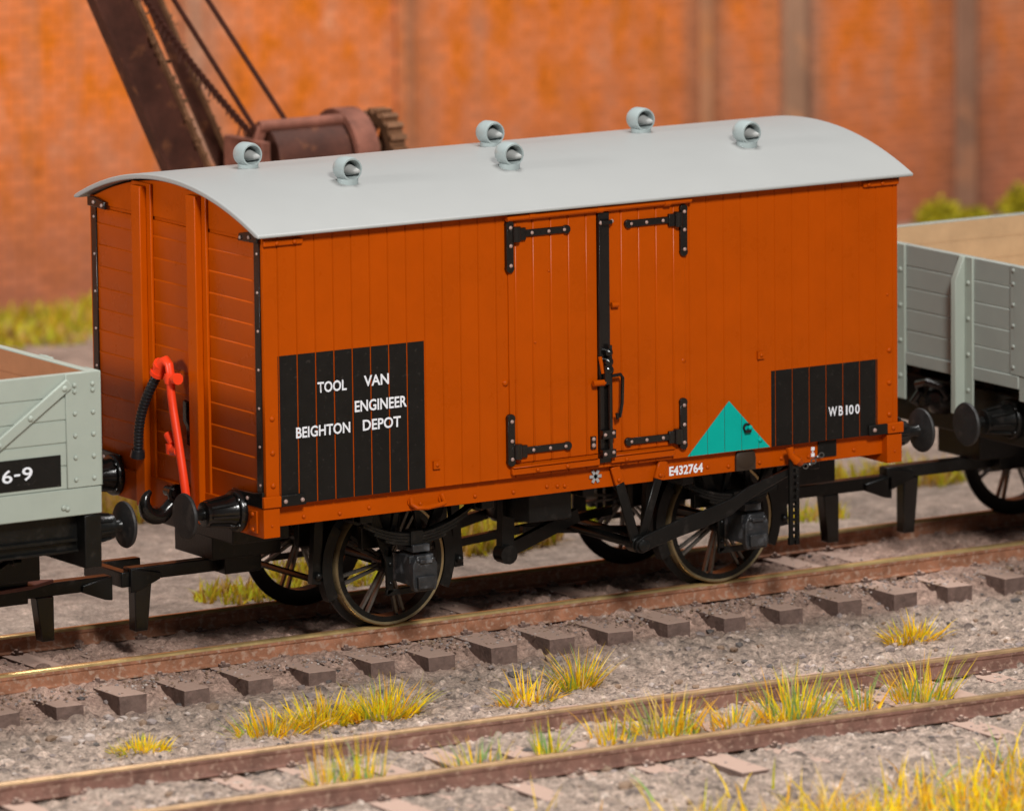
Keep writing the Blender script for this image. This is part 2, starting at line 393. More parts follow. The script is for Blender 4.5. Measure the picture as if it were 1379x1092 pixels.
mb = MB(); mb.path([(2.66, -.05, 1.715), (2.755, -.06, 1.715)], .022, 10); mb.path([(2.73, -.035, 1.9), (2.745, -.05, 1.78)], .014, 8)
obj('door_catch', mb, ORANGE, van)
mb = MB(); mb.path([(2.83, -.035, 2.262), (2.885, -.04, 2.262)], .02, 10)
obj('door_stop', mb, ORANGE, van)
mb = MB()   # marks on the sill
for k in range(3): 
    a = k * PI / 3; mb.bar((2.735 - .05 * math.cos(a), .0465, 1.025 - .05 * math.sin(a)), (2.735 + .05 * math.cos(a), .0465, 1.025 + .05 * math.sin(a)), .004, .022, up=(-math.sin(a), 0, math.cos(a)))
obj('star_mark', mb, paint('grey_white_mark', (.32, .32, .32), .6), van)

# frame: sole bars, headstocks
for y0, y1, sg in ((.058, .16, 1), (WID - .16, WID - .058, -1)):
    mb = MB(); mb.box(.09, LEN - .09, y0, y1, .935, ZP)
    if sg > 0:
        for x in (.33, .62, .86, 1.28, 1.45, 1.73, 2.05, 2.33, 2.42, 2.48, 3.32, 3.70, 3.88, 4.15, 4.34, 4.58, 4.98):
            mb.rivet((x, y0, .985 + .01 * math.sin(x * 9)), '-y', .018)
    sb = obj('sole_bar', mb, ORANGE, van, .004, 1)
    if sg > 0: lettering('E432764', 3.37, 3.66, .960, 1.030, y0 - .0015, sb, bold=.03)
mb = MB(); mb.box(4.66, 4.82, .044, .06, .965, 1.085); obj('number_plate', mb, BLACKP, van, .003, 1)
mb = MB()
for z in (1.035, .99):
    mb.box(4.602, 4.63, .052, .0575, z - .013, z + .013)
mb.box(4.61, 4.62, .052, .0575, 1.007, 1.018); obj('paint_mark', mb, WHITE, van)
for x0, x1 in ((-.03, .10), (LEN - .10, LEN + .03)):
    mb = MB(); mb.box(x0, x1, -.012, WID + .012, .875, 1.084)
    xf = x0 if x0 < 1 else x1; ax = '-x' if x0 < 1 else 'x'
    for y in (.12, WID - .12):
        mb.box(*(sorted((xf, xf - .012 if x0 < 1 else xf + .012))), y - .05, y + .05, .9, 1.06)
        for z in (.925, 1.035): mb.rivet((xf + (-.012 if x0 < 1 else .012), y, z), ax, .019)
    mb.rivet(((x0 + x1) / 2, -.012, .96), '-y', .012)
    obj('headstock', mb, ORANGE, van, .007)
mb = MB()   # tie-down ring on the near sole bar
mb.path([(1.20, .05, 1.025), (1.195, .03, .985), (1.22, .0, .962), (1.30, -.008, .958), (1.40, -.008, .968), (1.445, .0, .975), (1.455, .03, .995), (1.45, .05, 1.03)], .017, 8)
for x in (1.2, 1.452): mb.lathe([(.03, 0), (.03, .012)], (x, .058, 1.0), '-y', 10)
obj('tie_ring', mb, ORANGE, van)
mb = MB(); mb.lathe([(.085, 0), (.085, .02), (.07, .03), (1e-6, .032)], (4.02, .058, 1.03), '-y', 24); mb.box(3.935, 4.105, .036, .058, .94, 1.03)
obj('axle_pocket', mb, paint('dark_brown_pocket', (.035, .022, .014), .5), van)
mb = MB(); mb.box(0.1, LEN - .1, .16, WID - .16, 1.03, ZP + .01); obj('floor', mb, CHASSIS, van)

# roof and ventilators
ys = np.linspace(-.09, WID + .09, 49)
prof = [(y, roof_z(y)) for y in ys]
inn = [(y, roof_z(y) - .038) for y in reversed(ys)]
inn[0] = (ys[-1], roof_z(ys[-1]) - .022); inn[-1] = (ys[0], roof_z(ys[0]) - .022)
mb = MB(); mb.prism(prof + inn, 'x', -.085, LEN + .085)
obj('roof', mb, ROOF, van, .010, 3, ang=50)
def vent(x, y):
    z = roof_z(y) - .002; q = .75
    b = MB(); b.lathe([(.10 * q, -.12), (.10 * q, .026), (.09 * q, .03), (.06 * q, .034)], (x, y, z), 'z', 24)
    v = obj('roof_vent', b, VENTM, van)
    c = MB(); o = Vector((x, y + .11 * q, z + .128 * q))
    c.ring([(r * q, t * q) for r, t in ((.098, .0), (.112, .03), (.115, .08), (.115, .17), (.106, .20), (.092, .20), (.080, .17), (.078, .02))], o, (0, -1, 0), 28)
    c.lathe([(.08 * q, .02 * q), (.08 * q, .03 * q), (1e-6, .03 * q)], o, (0, -1, 0), 20)
    obj('cowl', c, VENTM, v)
    k = MB(); k.lathe([(.05 * q, .03 * q), (.056 * q, .10 * q), (.034 * q, .19 * q), (.014 * q, .25 * q), (1e-6, .256 * q)], o + Vector((0.0, 0, -.005)), Vector((.20, -1, -.04)), 18)
    obj('vent_cone', k, ROOF, v)
for x, y in ((.64, 1.30), (2.66, 1.30), (3.955, 1.30), (1.045, .60), (2.385, .60), (4.42, .60)): vent(x, y)

# ------------------------------------------------------------------ parts every wagon has
def buffer(parent, xe, sg, y, z, ln=.47, ribs=True):
    """sg -1: sticks out to -x"""
    ax = (sg, 0, 0); o = (xe, y, z)
    h = MB(); h.lathe([(.15, 0), (.15, .03), (.14, .045), (.115, .05), (.098, .10), (.085, .24), (.088, .25), (.088, .275), (.06, .28)], o, ax, 28)
    if ribs:
        for k in range(8):
            a = 2 * PI * k / 8 + .2
            c = Vector((0, math.cos(a), math.sin(a)))
            h.bar(Vector(o) + Vector((sg * .05, 0, 0)) + c * .112, Vector(o) + Vector((sg * .245, 0, 0)) + c * .082, .016, .03, up=c)
    for k in range(4):
        a = PI / 4 + k * PI / 2; h.rivet((xe + sg * .045, y + .125 * math.cos(a), z + .125 * math.sin(a)), ax, .017)
    b = obj('buffer', h, IRON if parent is van else CHASSIS, parent)
    r = MB(); r.lathe([(.043, .2), (.043, .30), (.04, .30), (.04, ln - .07), (.06, ln - .04)], o, ax, 18); obj('ram', r, CHASSIS, b)
    d = MB(); d.lathe([(.045, ln - .06), (.11, ln - .045), (.16, ln - .032), (.165, ln - .02), (.158, ln - .006), (.08, ln), (1e-6, ln + .002)], o, ax, 36)
    obj('buffer_head', d, HEAD, b)

def wheel(parent, x, y, z=.46, out=-1, rot=0., r=.452):
    """out -1: outer face looks to -y"""
    m = MB(); t = -out   # inboard direction in y
    m.ring([(r - .062, -.052 * t), (r - .008, -.055 * t), (r, -.045 * t), (r + .002, .025 * t), (r + .05, .04 * t), (r + .052, .058 * t), (r + .03, .066 * t), (r - .062, .06 * t)], (x, y, z), (0, 1, 0), 56)
    w = obj('wheel', m, CHASSIS, parent)
    m = MB(); m.ring([(r - .022, -.0545 * t), (r - .006, -.0585 * t), (r + .0025, -.046 * t), (r + .0035, .024 * t), (r - .01, .02 * t), (r - .012, -.04 * t)], (x, y, z), (0, 1, 0), 64); obj('tyre_tread', m, TYRE, w)
    h = MB(); h.lathe([(.085, -.07), (.085, .06)], (x, y, z), 'y', 20); h.lathe([(.055, -.1), (.055, .09)], (x, y, z), 'y', 16)
    obj('hub', h, CHASSIS, w)
    for k in range(8):
        a = rot + 2 * PI * k / 8; s = MB()
        for q in (-.075, .075):
            d0 = Vector((math.cos(a + q * 2.4), 0, math.sin(a + q * 2.4))); d1 = Vector((math.cos(a + q), 0, math.sin(a + q)))
            c = Vector((x, y - .012 * t, z))
            s.bar(c + d0 * .07, c + d1 * (r - .055), .02, .03, up=(0, 1, 0))
        obj('spoke', s, SPOKE, w)
    return w
def axle_set(parent, x, rot):
    wheel(parent, x, RAILN - .01, out=-1, rot=rot); wheel(parent, x, RAILF + .01, out=1, rot=rot + .2)
    m = MB(); m.tube((x, .3, .46), (x, WID - .25, .46), .045, 14); obj('axle', m, CHASSIS, parent)

def running_gear(parent, x, near, zb=.95, xs=0.):
    """axle guard, axle box and leaf spring on one side of one axle"""
    Y = lambda y: y if near else WID - y
    g = MB()
    for pl in ([(-.36, zb), (-.26, zb), (-.115, .56), (-.115, .30), (-.165, .27), (-.17, .52)],
               [(.36, zb), (.26, zb), (.115, .56), (.115, .30), (.165, .27), (.17, .52)],
               [(-.17, .27), (.17, .27), (.17, .315), (-.17, .315)],
               [(-.04, zb), (-.09, zb), (-.165, .55), (-.13, .55)], [(.04, zb), (.09, zb), (.165, .55), (.13, .55)]):
        a, b = sorted((Y(.40), Y(.43)))
        g.prism([(x + p, q) for p, q in pl], 'y', a, b)
    for p, q in ((-.14, .36), (.14, .36), (-.14, .5), (.14, .5), (-.3, .9), (.3, .9)): g.rivet((x + p, Y(.40), q), '-y' if near else 'y', .018)
    gd = obj('axle_guard', g, CHASSIS, parent, .004, 1)
    b = MB(); f = sorted((Y(.20), Y(.44)))
    b.box(x - .10, x + .10, *f, .37, .58); f2 = sorted((Y(.15), Y(.21)))
    b.prism([(x - .085, .33), (x + .085, .33), (x + .10, .38), (x + .10, .52), (x + .06, .585), (x - .06, .585), (x - .10, .52), (x - .10, .38)], 'y', *f2)
    f3 = sorted((Y(.12), Y(.15))); b.prism([(x - .07, .35), (x + .06, .35), (x + .075, .44), (x - .075, .44)], 'y', *f3)
    b.box(x - .05, x + .05, *sorted((Y(.13), Y(.2))), .53, .56); b.box(x - .07, x + .07, *sorted((Y(.2), Y(.42))), .60, .655)
    b.rivet((x - .06, Y(.15), .555), '-y' if near else 'y', .02); b.rivet((x + .06, Y(.15), .555), '-y' if near else 'y', .02)
    obj('axle_box', b, AXLE, parent, .022, 3)
    s = MB(); xc = x + xs; n = 14
    def arc(t, off): return (xc + .5 * t, .665 + off + .165 * t * t)
    for k, (w, off) in enumerate(((1., .05), (.86, .028), (.68, .006), (.5, -.016))):
        up = [arc(-w + 2 * w * i / n, off + .019) for i in range(n + 1)]; dn = [arc(w - 2 * w * i / n, off) for i in range(n + 1)]
        s.prism(up + dn, 'y', *sorted((Y(.24), Y(.325))))
    for t in (-1, 1): s.lathe([(.035, -.02), (.035, .13)], (xc + .5 * t, Y(.22), .665 + .05 + .165), 'y' if near else '-y', 14)
    s.box(xc - .05, xc + .05, *sorted((Y(.225), Y(.34))), .635, .75)
    sp = obj('leaf_spring', s, CHASSIS, parent)
    m = MB()
    for t in (-1, 1): m.box(xc + .5 * t - .035, xc + .5 * t + .035, *sorted((Y(.2), Y(.36))), .87, .96)
    obj('spring_bracket', m, CHASSIS, sp, .005, 1)

def coupling(parent, xa, xtip, y, sg, leg, z=.47, rust=False):
    """tension lock coupling; sg +1 points to +x"""
    m = MB(); a, b = sorted((xa, xtip))
    m.box(a, b, y - .05, y + .05, z - .05, z + .045)
    tip = xtip
    m.prism([(tip, z + .045), (tip, z - .13), (tip - sg * .06, z - .12), (tip - sg * .24, z - .05), (tip - sg * .24, z)], 'y', y - .07, y - .02)
    m.box(*sorted((xa, xa + sg * .3)), y - .16, y + .16, z - .06, z + .12)
    c = obj('coupling', m, CHASSIS, parent, .008)
    d = MB(); d.prism([(leg - .07, z - .05), (leg + .07, z - .05), (leg + .05 + .02 * sg, .075), (leg - .05 + .02 * sg, .075)], 'y', y - .05, y + .05); obj('drop_leg', d, IRON, c, .008)
    return c

# ------------------------------------------------------------------ van running gear
W1, W2 = 1.37, 4.19
axle_set(van, W1, .25); axle_set(van, W2, .55)
for near in (True, False):
    running_gear(van, W1, near, xs=-.02); running_gear(van, W2, near, xs=-.1)
for y in (.35, WID - .35):
    buffer(van, -.03, -1, y, 1.025, .44); buffer(van, LEN + .03, 1, y, 1.015, .45)
coupling(van, .55, -.46, 1.2, -1, -.35, z=.49); coupling(van, LEN - .5, 6.07, 1.2, 1, 5.53, z=.49)
mb = MB(); mb.box(.10, .66, .95, 1.5, .56, .86); mb.box(.04, .5, .55, 1.9, .74, .90); obj('coupling_mount', mb, CHASSIS, van, .01)
mb = MB(); mb.box(LEN - .62, LEN + .1, .95, 1.5, .58, .86); obj('coupling_mount', mb, CHASSIS, van, .01)
mb = MB(); mb.box(-.52, -.44, 1.16, 1.72, .40, .51); mb.box(-.46, -.1, 1.64, 1.72, .42, .50); obj('bumper_loop', mb, CHASSIS, van, .008)

# underframe and brake gear
mb = MB()
mb.box(2.30, 2.66, .25, .6, .70, .96); mb.prism([(1.9, .95), (4.3, .95), (3.6, .84), (2.2, .86)], 'y', .55, .62)
mb.prism([(1.6, .96), (4.3, .96), (4.1, .84), (1.9, .84)], 'y', WID - .5, WID - .42)
mb.box(.1, LEN - .1, 1.0, 1.12, .8, 1.04); mb.box(.1, LEN - .1, 1.4, 1.52, .8, 1.04)
for x in (.9, 1.9, 2.75, 3.6, 4.7): mb.box(x - .05, x + .05, .16, WID - .16, .86, 1.04)
for x in (W1, W2): mb.box(x - .62, x + .62, .86, .93, .60, 1.04); mb.box(x - .62, x + .62, WID - .93, WID - .86, .66, 1.04); mb.box(x - .30, x + .02, .52, .58, .60, .95)
obj('underframe', mb, CHASSIS, van, .006, 1)
mb = MB(); mb.lathe([(.17, 0), (.2, .03), (.2, .33), (.16, .37), (1e-6, .38)], (2.95, 1.5, .48), 'z', 24)
obj('vacuum_cylinder', mb, CHASSIS, van)
for x in (1.93, 3.62, .82, 4.74):
    mb = MB()
    mb.bar((x, RAILN, .95), (x + (.04 if x in (1.93, 4.74) else -.04), RAILN, .36), .06, .07, up=(1, 0, 0))
    q = 1 if x in (1.93, 4.74) else -1; wx = W1 if x < 2.5 else W2
    pl = [(wx + q * .47 * math.cos(t), .46 + .47 * math.sin(t)) for t in np.linspace(-.45, .6, 9)] + [(wx + q * .55 * math.cos(t), .46 + .55 * math.sin(t)) for t in np.linspace(.6, -.45, 9)]
    mb.prism(pl, 'y', RAILN - .05, RAILN + .04)
    mb.rivet((x + q * .03, RAILN - .05, .42), '-y', .03); mb.tube((x + .02 * q, .68, .38), (x + .02 * q, 1.85, .38), .025, 8)
    obj('brake_block', mb, CHASSIS, van)
mb = MB()
mb.bar((2.27, .62, .42), (3.0, .72, .62), .05, .1); mb.bar((2.33, .60, .95), (2.31, .60, .40), .1, .08, up=(0, 1, 0)); mb.lathe([(.07, -.06), (.07, .06)], (2.30, .58, .43), 'y', 14)
mb.bar((2.0, 1.2, .4), (3.6, 1.2, .52), .05, .06); mb.bar((2.7, 1.0, .5), (3.9, 1.0, .38), .04, .05); mb.bar((2.3, 1.7, .40), (3.4, 1.7, .62), .05, .08)
mb.tube((3.07, .06, .50), (3.07, 2.4, .50), .035, 12)
obj('brake_rigging', mb, CHASSIS, van)
V0 = .028
mb = MB()
mb.bar((3.30, V0, 1.085), (3.255, V0, .955), .022, .075, up=(1, 0, 0)); mb.rivet((3.268, V0 - .011, .985), '-y', .02); obj('brake_hanger', mb, ORANGE, van, .004, 1)
mb = MB(); mb.bar((2.885, V0, 1.085), (2.925, V0, .955), .022, .075, up=(1, 0, 0)); mb.rivet((2.915, V0 - .011, .985), '-y', .02)
vh = obj('brake_hanger', mb, ORANGE, van, .004, 1)
mb = MB(); mb.bar((2.925, V0, .956), (3.06, V0, .52), .022, .075, up=(1, 0, 0)); mb.bar((3.255, V0, .956), (3.10, V0, .52), .022, .065, up=(1, 0, 0))
mb.lathe([(.06, -.03), (.06, .08)], (3.075, V0, .50), 'y', 16); mb.rivet((3.075, V0 - .03, .515), '-y', .035, .02)
obj('hanger_leg', mb, CHASSIS, vh, .004, 1)
mb = MB()
pl = [(3.03, .53), (3.1, .565), (3.40, .655), (3.62, .70), (3.86, .765), (3.98, .825), (4.15, .875), (4.40, .945), (4.40, .895), (4.15, .80), (3.98, .725), (3.86, .645), (3.62, .575), (3.40, .53), (3.18, .475), (3.08, .44), (3.02, .47)]
mb.prism(pl, 'y', -.035, -.012); mb.lathe([(.045, 0), (.045, .05), (.02, .06), (1e-6, .06)], (3.08, -.01, .5), '-y', 14)
obj('brake_lever', mb, CHASSIS, van, .004, 1)
mb = MB(); mb.box(4.335, 4.365, -.06, -.04, .37, 1.0); mb.box(4.39, 4.42, -.06, -.04, .37, 1.0); mb.box(4.335, 4.42, -.045, -.03, .37, .42)
for k in range(12): mb.box(4.365, 4.39, -.058, -.042, .40 + .048 * k, .42 + .048 * k)
for k in range(11): mb.rivet((4.405, -.06, .42 + .05 * k), '-y', .009)
obj('lever_guide', mb, CHASSIS, van)
mb = MB(); mb.path([(4.345, -.045, 1.085), (4.35, -.06, 1.03), (4.39, -.075, .99), (4.43, -.06, .97)], [.03, .026, .036, .03], 10); obj('guide_bolt', mb, ORANGE, van)
mb = MB()
for k in range(6): mb.ring([(.022, -.006), (.022, .006), (.013, .006), (.013, -.006)], (4.46 + .035 * k, -.03, .94 + .008 * k - .02 * math.sin(k)), (.6, 1, 0) if k % 2 else (0, .5, 1), 12)
obj('pin_chain', mb, paint('dull_steel_chain', (.10, .10, .10), .35, metal=.6), van)

# vacuum pipe, hose, drawhook, lamp iron on the near end
XP = -.13
mb = MB(); mb.path([(XP + .02, .90, .90), (XP, .905, 1.05), (XP, .955, 1.25), (XP, 1.01, 1.45), (XP, 1.07, 1.65), (XP, 1.095, 1.76), (XP, 1.10, 1.90), (XP, 1.115, 1.96), (XP, 1.16, 1.985), (XP, 1.21, 1.965), (XP, 1.26, 1.91), (XP, 1.285, 1.86)],
        [.031] * 7 + [.031, .035, .04, .046, .048], 14)
for p, q, r in (((XP, 1.15, 1.86), (XP, 1.0, 1.875), .03), ((XP, 1.03, 1.872), (XP, .99, 1.876), .042), ((XP, 1.10, 1.83), (XP, 1.10, 1.90), .042),
                ((XP, 1.235, 1.955), (XP, 1.255, 1.935), .052), ((XP, 1.275, 1.895), (XP, 1.29, 1.87), .056), ((XP, 1.0, 1.36), (XP, 1.10, 1.35), .038), ((XP, 1.10, 1.33), (XP, 1.105, 1.40), .042), ((XP, 1.08, 1.40), (XP, 1.155, 1.46), .032)):
    mb.tube(p, q, r, 12)
vp = obj('vacuum_pipe', mb, RED, van)
pts = []
for i in range(45):
    t = i / 44; pts.append((XP - .02 * math.sin(t * PI), 1.29 + .30 * t + .05 * math.sin(t * PI), 1.865 - .58 * t))
mb = MB(); mb.path(pts, [.032 if i % 2 else .038 for i in range(45)], 12); e = pts[-1]
mb.path([(e[0], e[1], e[2]), (e[0], e[1] + .012, e[2] - .05)], [.048, .055], 12); obj('hose', mb, HOSE, vp)
mb = MB(); YH = 1.14
c = Vector((-.235, YH, .985)); pts = [(-.01, YH, 1.02), (-.06, YH, 1.01)]
for k in range(13):
    a = R(-35 - 205 * k / 12); pts.append((c.x + .10 * math.cos(a), YH, c.z + .10 * math.sin(a)))
mb.path([Vector(p) for p in pts], [.055, .05] + [.05, .054, .056, .058, .058, .057, .055, .05, .045, .04, .034, .026, .016], 12)
mb.lathe([(.07, 0), (.07, .02)], (-.1, YH - .03, 1.04), '-y', 12); mb.tube((-.11, YH - .07, 1.05), (-.11, YH + .07, 1.05), .04, 12)
obj('drawhook', mb, IRON, van)
mb = MB(); mb.prism([(p + .115, q) for p, q in ((.905, 1.70), (.95, 1.71), (.955, 1.56), (.91, 1.52), (.90, 1.40), (.865, 1.39), (.86, 1.50), (.875, 1.54), (.905, 1.57))], 'x', -.055, -.024); obj('lamp_iron', mb, IRON, van, .004, 1)

# ------------------------------------------------------------------ grey open wagons
def open_wagon(x0, x1, label, zt, side_paint, end_paint, inside, axles, xh0, xh1, number=None):
    w = thing('open_wagon', label, 'railway wagon', ((x0 + x1) / 2, 1.3, 0))
    zb = 1.385; n = 5; ph = (zt - zb) / n
    zl = [zb + ph * k for k in range(1, n)]
    for y, sg in ((0, 1), (WID, -1)):
        m = MB(); pl = [(y, zb)]
        for l in zl: pl += [(y, l - .007), (y + .01 * sg, l), (y, l + .005)]
        pl += [(y, zt), (y + .06 * sg, zt), (y + .06 * sg, zb)]
        m.prism(pl, 'x', x0, x1); s = obj('side_wall', m, side_paint, w, .004, 1)
        m = MB(); a, b = sorted((y + .0605 * sg, y + .068 * sg)); m.box(x0 + .066, x1 - .066, a, b, zb, zt - .022)
        for l in zl: m.box(x0 + .07, x1 - .07, *sorted((y + .068 * sg, y + .072 * sg)), l + .008, l + ph - .008)
        obj('inner_boards', m, inside, s)
        m = MB(); a, b = sorted((y - .012 * sg, y + .1 * sg)); m.box(x0 - .004, x1 + .004, a, b, 1.195, zb - .002)
        for x in np.arange(x0 + .3, x1, .55): m.rivet((x, y - .012 * sg, 1.26), '-y' if sg > 0 else 'y', .022)
        m.rivet((x1 - .265, y - .012 * sg, 1.25), '-y' if sg > 0 else 'y', .022)
        obj('curb_rail', m, side_paint, w, .006)
        for xa, xb in ((x0 - .006, x0 + .26), (x1 - .26, x1 + .006)):
            m = MB(); a, b = sorted((y - .014 * sg, y)); m.box(xa, xb, a, b, zb + .002, zt + .003)
            for x in ((xa + .06, xa + .2) if xa < (x0 + x1) / 2 else (xb - .06, xb - .2)):
                k = 0
                for z in list(np.arange(zb + .06, zt - .02, ph * .96)) + [zt - .08]: m.rivet((x, y - .014 * sg, z), '-y' if sg > 0 else 'y', .02)
            obj('corner_plate', m, side_paint, w, .005, 1)
        for xa, xb in ((x1 - .24, x1 - 1.35), (x0 + .24, x0 + 1.35)):
            m = MB(); p0 = Vector((xa, y - .028 * sg, zt - .06)); p1 = Vector((xb, y - .028 * sg, zb - .02))
            m.bar(p0, p1, .03, .075, up=(0, 0, 1))
            for t in (.04, .28, .5, .75, .95): m.rivet(p0.lerp(p1, t) + Vector((0, -.015 * sg, 0)), '-y' if sg > 0 else 'y', .024)
            obj('diagonal_strap', m, side_paint, w, .008)
        m = MB(); a, b = sorted((y + .1 * sg, y + .2 * sg)); m.box(x0 + .1, x1 - .1, a, b, .93, 1.30); m.box(x0 + .15, x1 - .15, *sorted((y + .06 * sg, y + .1 * sg)), 1.0, 1.03)
        m.box(x0 + .15, x1 - .15, *sorted((y + .05 * sg, y + .1 * sg)), .93, .95)
        obj('sole_bar', m, CHASSIS, w, .006)
    for x, sg, fy in ((x0, 1, end_paint), (x1, -1, end_paint)):
        m = MB(); pl = [(x, zb)]
        for l in zl: pl += [(x, l - .007), (x + .01 * sg, l), (x, l + .005)]
        pl += [(x, zt), (x + .06 * sg, zt), (x + .06 * sg, zb)]
        m.prism(pl, 'y', .061, WID - .061); s = obj('end_wall', m, end_paint, w, .004, 1)
        m = MB(); m.box(*sorted((x + .0605 * sg, x + .068 * sg)), .075, WID - .075, zb, zt - .022)
        for l in zl: m.box(*sorted((x + .068 * sg, x + .072 * sg)), .08, WID - .08, l + .008, l + ph - .008)
        obj('inner_boards', m, inside, s)
        m = MB(); m.box(*sorted((x - .012 * sg, x + .1 * sg)), .1, WID - .1, zb - .10, zb - .002); obj('end_rail', m, end_paint, w, .006)
        for ya, yb in ((-.012, .2), (WID - .2, WID + .012)):
            m = MB(); m.box(*sorted((x - .014 * sg, x)), ya, yb, zb + .002, zt + .003)
            for z in list(np.arange(zb + .06, zt - .02, ph * .96)) + [zt - .03]: m.rivet((x - .014 * sg, .15 if ya < 1 else WID - .15, z), '-x' if sg > 0 else 'x', .018)
            obj('corner_plate', m, end_paint, w, .005, 1)
        for y in (1.64, .76):
            m = MB()
            m.box(*sorted((x - .02 * sg, x)), y - .09, y + .09, 1.02, zt + .005)
            a, b = sorted((y + .0, y + .06))
            m.prism([(x - .02 * sg, 1.02), (x - .11 * sg, 1.02), (x - .11 * sg, zt - .17), (x - .03 * sg, zt + .004), (x - .02 * sg, zt + .004)], 'y', a, b)
            for z in np.arange(1.2, zt, .27): m.rivet((x - .02 * sg, y - .045, z), '-x' if sg > 0 else 'x', .02)
            obj('end_stanchion', m, GREY, w, .006)
    m = MB(); m.box(x0 + .07, x1 - .07, .08, WID - .08, 1.33, zb + .01); obj('floor', m, inside, w)
    for xh, sg in ((xh0, -1), (xh1, 1)):
        m = MB(); m.box(*sorted((xh, xh - sg * .13)), -.015, WID + .015, .82, 1.19); obj('headstock', m, CHASSIS, w, .008)
        for y in (.35, WID - .35): buffer(w, xh, sg, y, 1.02, .40 if sg > 0 else .44)
        m = MB(); m.lathe([(.12, 0), (.1, .1), (.04, .14), (.04, .2)], (xh, YC, 1.05), (sg, 0, 0), 16)
        m.path([(xh + sg * (.12 + .07 * math.sin(k * 1.1)), YC + .13 * math.cos(k * .9), 1.1 + .1 * math.sin(k * .8)) for k in range(9)], .03, 8); obj('drawhook', m, IRON, w)
    for i, x in enumerate(axles):
        axle_set(w, x, .3 + i); 
        for near in (True, False): running_gear(w, x, near)
    m = MB(); m.box(x0 + .2, x1 - .2, .7, .82, .82, 1.3); m.box(x0 + .2, x1 - .2, 1.65, 1.77, .82, 1.3)
    m.box(axles[0] + .3, axles[1] - .3, .9, 1.5, .45, .8)
    obj('underframe', m, CHASSIS, w, .006)
    return w
lw = open_wagon(-6.30, -1.305, 'pale grey open wagon with black 6-9 panel, beside the red pipe of the van', 2.175, GREY, GREY, INSIDEB, (-5.2, -2.35), -6.30, -1.31)
m = MB(); m.box(-2.75, -1.61, -.006, 0, 1.41, 1.625); np_ = obj('number_panel', m, BLACKP, lw)
lettering('6', -2.065, -1.985, 1.47, 1.562, -.0085, np_, bold=.012)
lettering('-', -1.972, -1.925, 1.512, 1.526, -.0085, np_, bold=.02)
lettering('9', -1.91, -1.83, 1.475, 1.568, -.0085, np_, bold=.012)
coupling(lw, -1.6, -.58, 1.25, 1, -1.11, z=.445)
m = MB(); m.prism([(-1.62, 1.0), (-1.30, 1.05), (-1.05, 1.18), (-1.3, 1.3), (-1.62, 1.35)], 'z', .492, .52); obj('coupling_plate', m, paint('dark_red_plate', (.13, .05, .04), .5), lw, .004, 1)  # flat dark red plate laid over the coupling
m = MB(); m.box(-1.75, -1.25, 1.0, 1.55, .56, .9); obj('coupling_mount', m, CHASSIS, lw, .01)
rw = open_wagon(6.50, 11.5, 'grey open wagon with tan interior, coupled beyond the WB 100 panel end of the van', 2.20, GREYB, GREYB, INSIDE, (7.75, 10.4), 6.62, 11.4)
coupling(rw, 7.3, 6.03, 1.2, -1, 6.26, z=.55)
m = MB(); m.box(6.75, 7.4, .95, 1.5, .60, .95); obj('coupling_mount', m, CHASSIS, rw, .01)

# ------------------------------------------------------------------ tracks
def track(label, yn, yf, x0, x1, rot, zs, side, top, seed, near_end, far_end, pitch=.492, x_off=0.):
    r_ = random.Random(seed)
    px, py = (x0 + x1) / 2, (yn + yf) / 2
    t = thing('railway_track', label, 'railway track', (px, py, -.2))
    def T(o):
        c = Vector((0, (yn + yf) / 2, 0))
        M = Matrix.Translation(c) @ Matrix.Rotation(rot, 4, 'Z') @ Matrix.Translation(-c)
        o.data.transform(M)
        return o
    for y in (yn, yf):
        m = MB(); h = .032
        prof = [(y - .055, -.132), (y + .055, -.132), (y + .055, -.122), (y + .028, -.108), (y + .024, -.05), (y + h, -.038), (y + h, -.018), (y - h, -.018), (y - h, -.038), (y - .024, -.05), (y - .028, -.108), (y - .055, -.122)]
        m.prism(prof, 'x', x0, x1); m.mi = 1
        m.prism([(y - h - .001, -.0178), (y + h + .001, -.0178), (y + h - .006, -.004), (y + h - .018, .004), (y - h + .018, .004), (y - h + .006, -.004)], 'x', x0, x1)
        T(obj('rail', m, [side, top], t, 0, ang=25))
    n = int((x1 - x0) / pitch)
    for k in range(n):
        x = x0 + x_off + k * pitch + r_.uniform(-.012, .012); z = zs + r_.uniform(-.012, .008); w = .105 + r_.uniform(-.008, .006)
        ya = near_end + r_.uniform(-.015, .015)
        m = MB(); sk = r_.uniform(-.02, .02); q = [r_.uniform(-.012, .006) for _ in range(4)]
        m.add([(x - w, ya, z - .19), (x - w + q[0], ya, z + q[1] * .5), (x - w + sk, far_end, z - .19), (x - w + sk, far_end, z), (x + w, ya, z - .19), (x + w + q[2], ya, z + q[3] * .5), (x + w + sk, far_end, z - .19), (x + w + sk, far_end, z)], [(0, 1, 3, 2), (4, 6, 7, 5), (0, 4, 5, 1), (2, 3, 7, 6), (0, 2, 6, 4), (1, 5, 7, 3)])
        for y in (yn, yf):
            for s in (-1, 1):
                m.box(x - .04, x + .04, y + s * .075 - .022, y + s * .075 + .022, z, z + .022); m.lathe([(.02, 0), (.018, .025), (.01, .032), (1e-6, .032)], (x + .015 * s, y + s * .085, z + .012), 'z', 8)
        T(obj('sleeper', m, SLEEP, t, .016, 2))
    return t
track('rusty track with raised brown sleepers, under the tool van and open wagons', RAILN, RAILF, -10.0, 15.0, 0.0, -.137, RAILS, RAILTOP, 3, .12, 2.48, .4985, .52)
track('empty duller rusty track in the gravel in front of the wagons', -3.68, -2.47, -9.0, 10.5, R(-1.35), -.14, RAILD, RAILTOPD, 5, -4.32, -1.84, .5, .2)

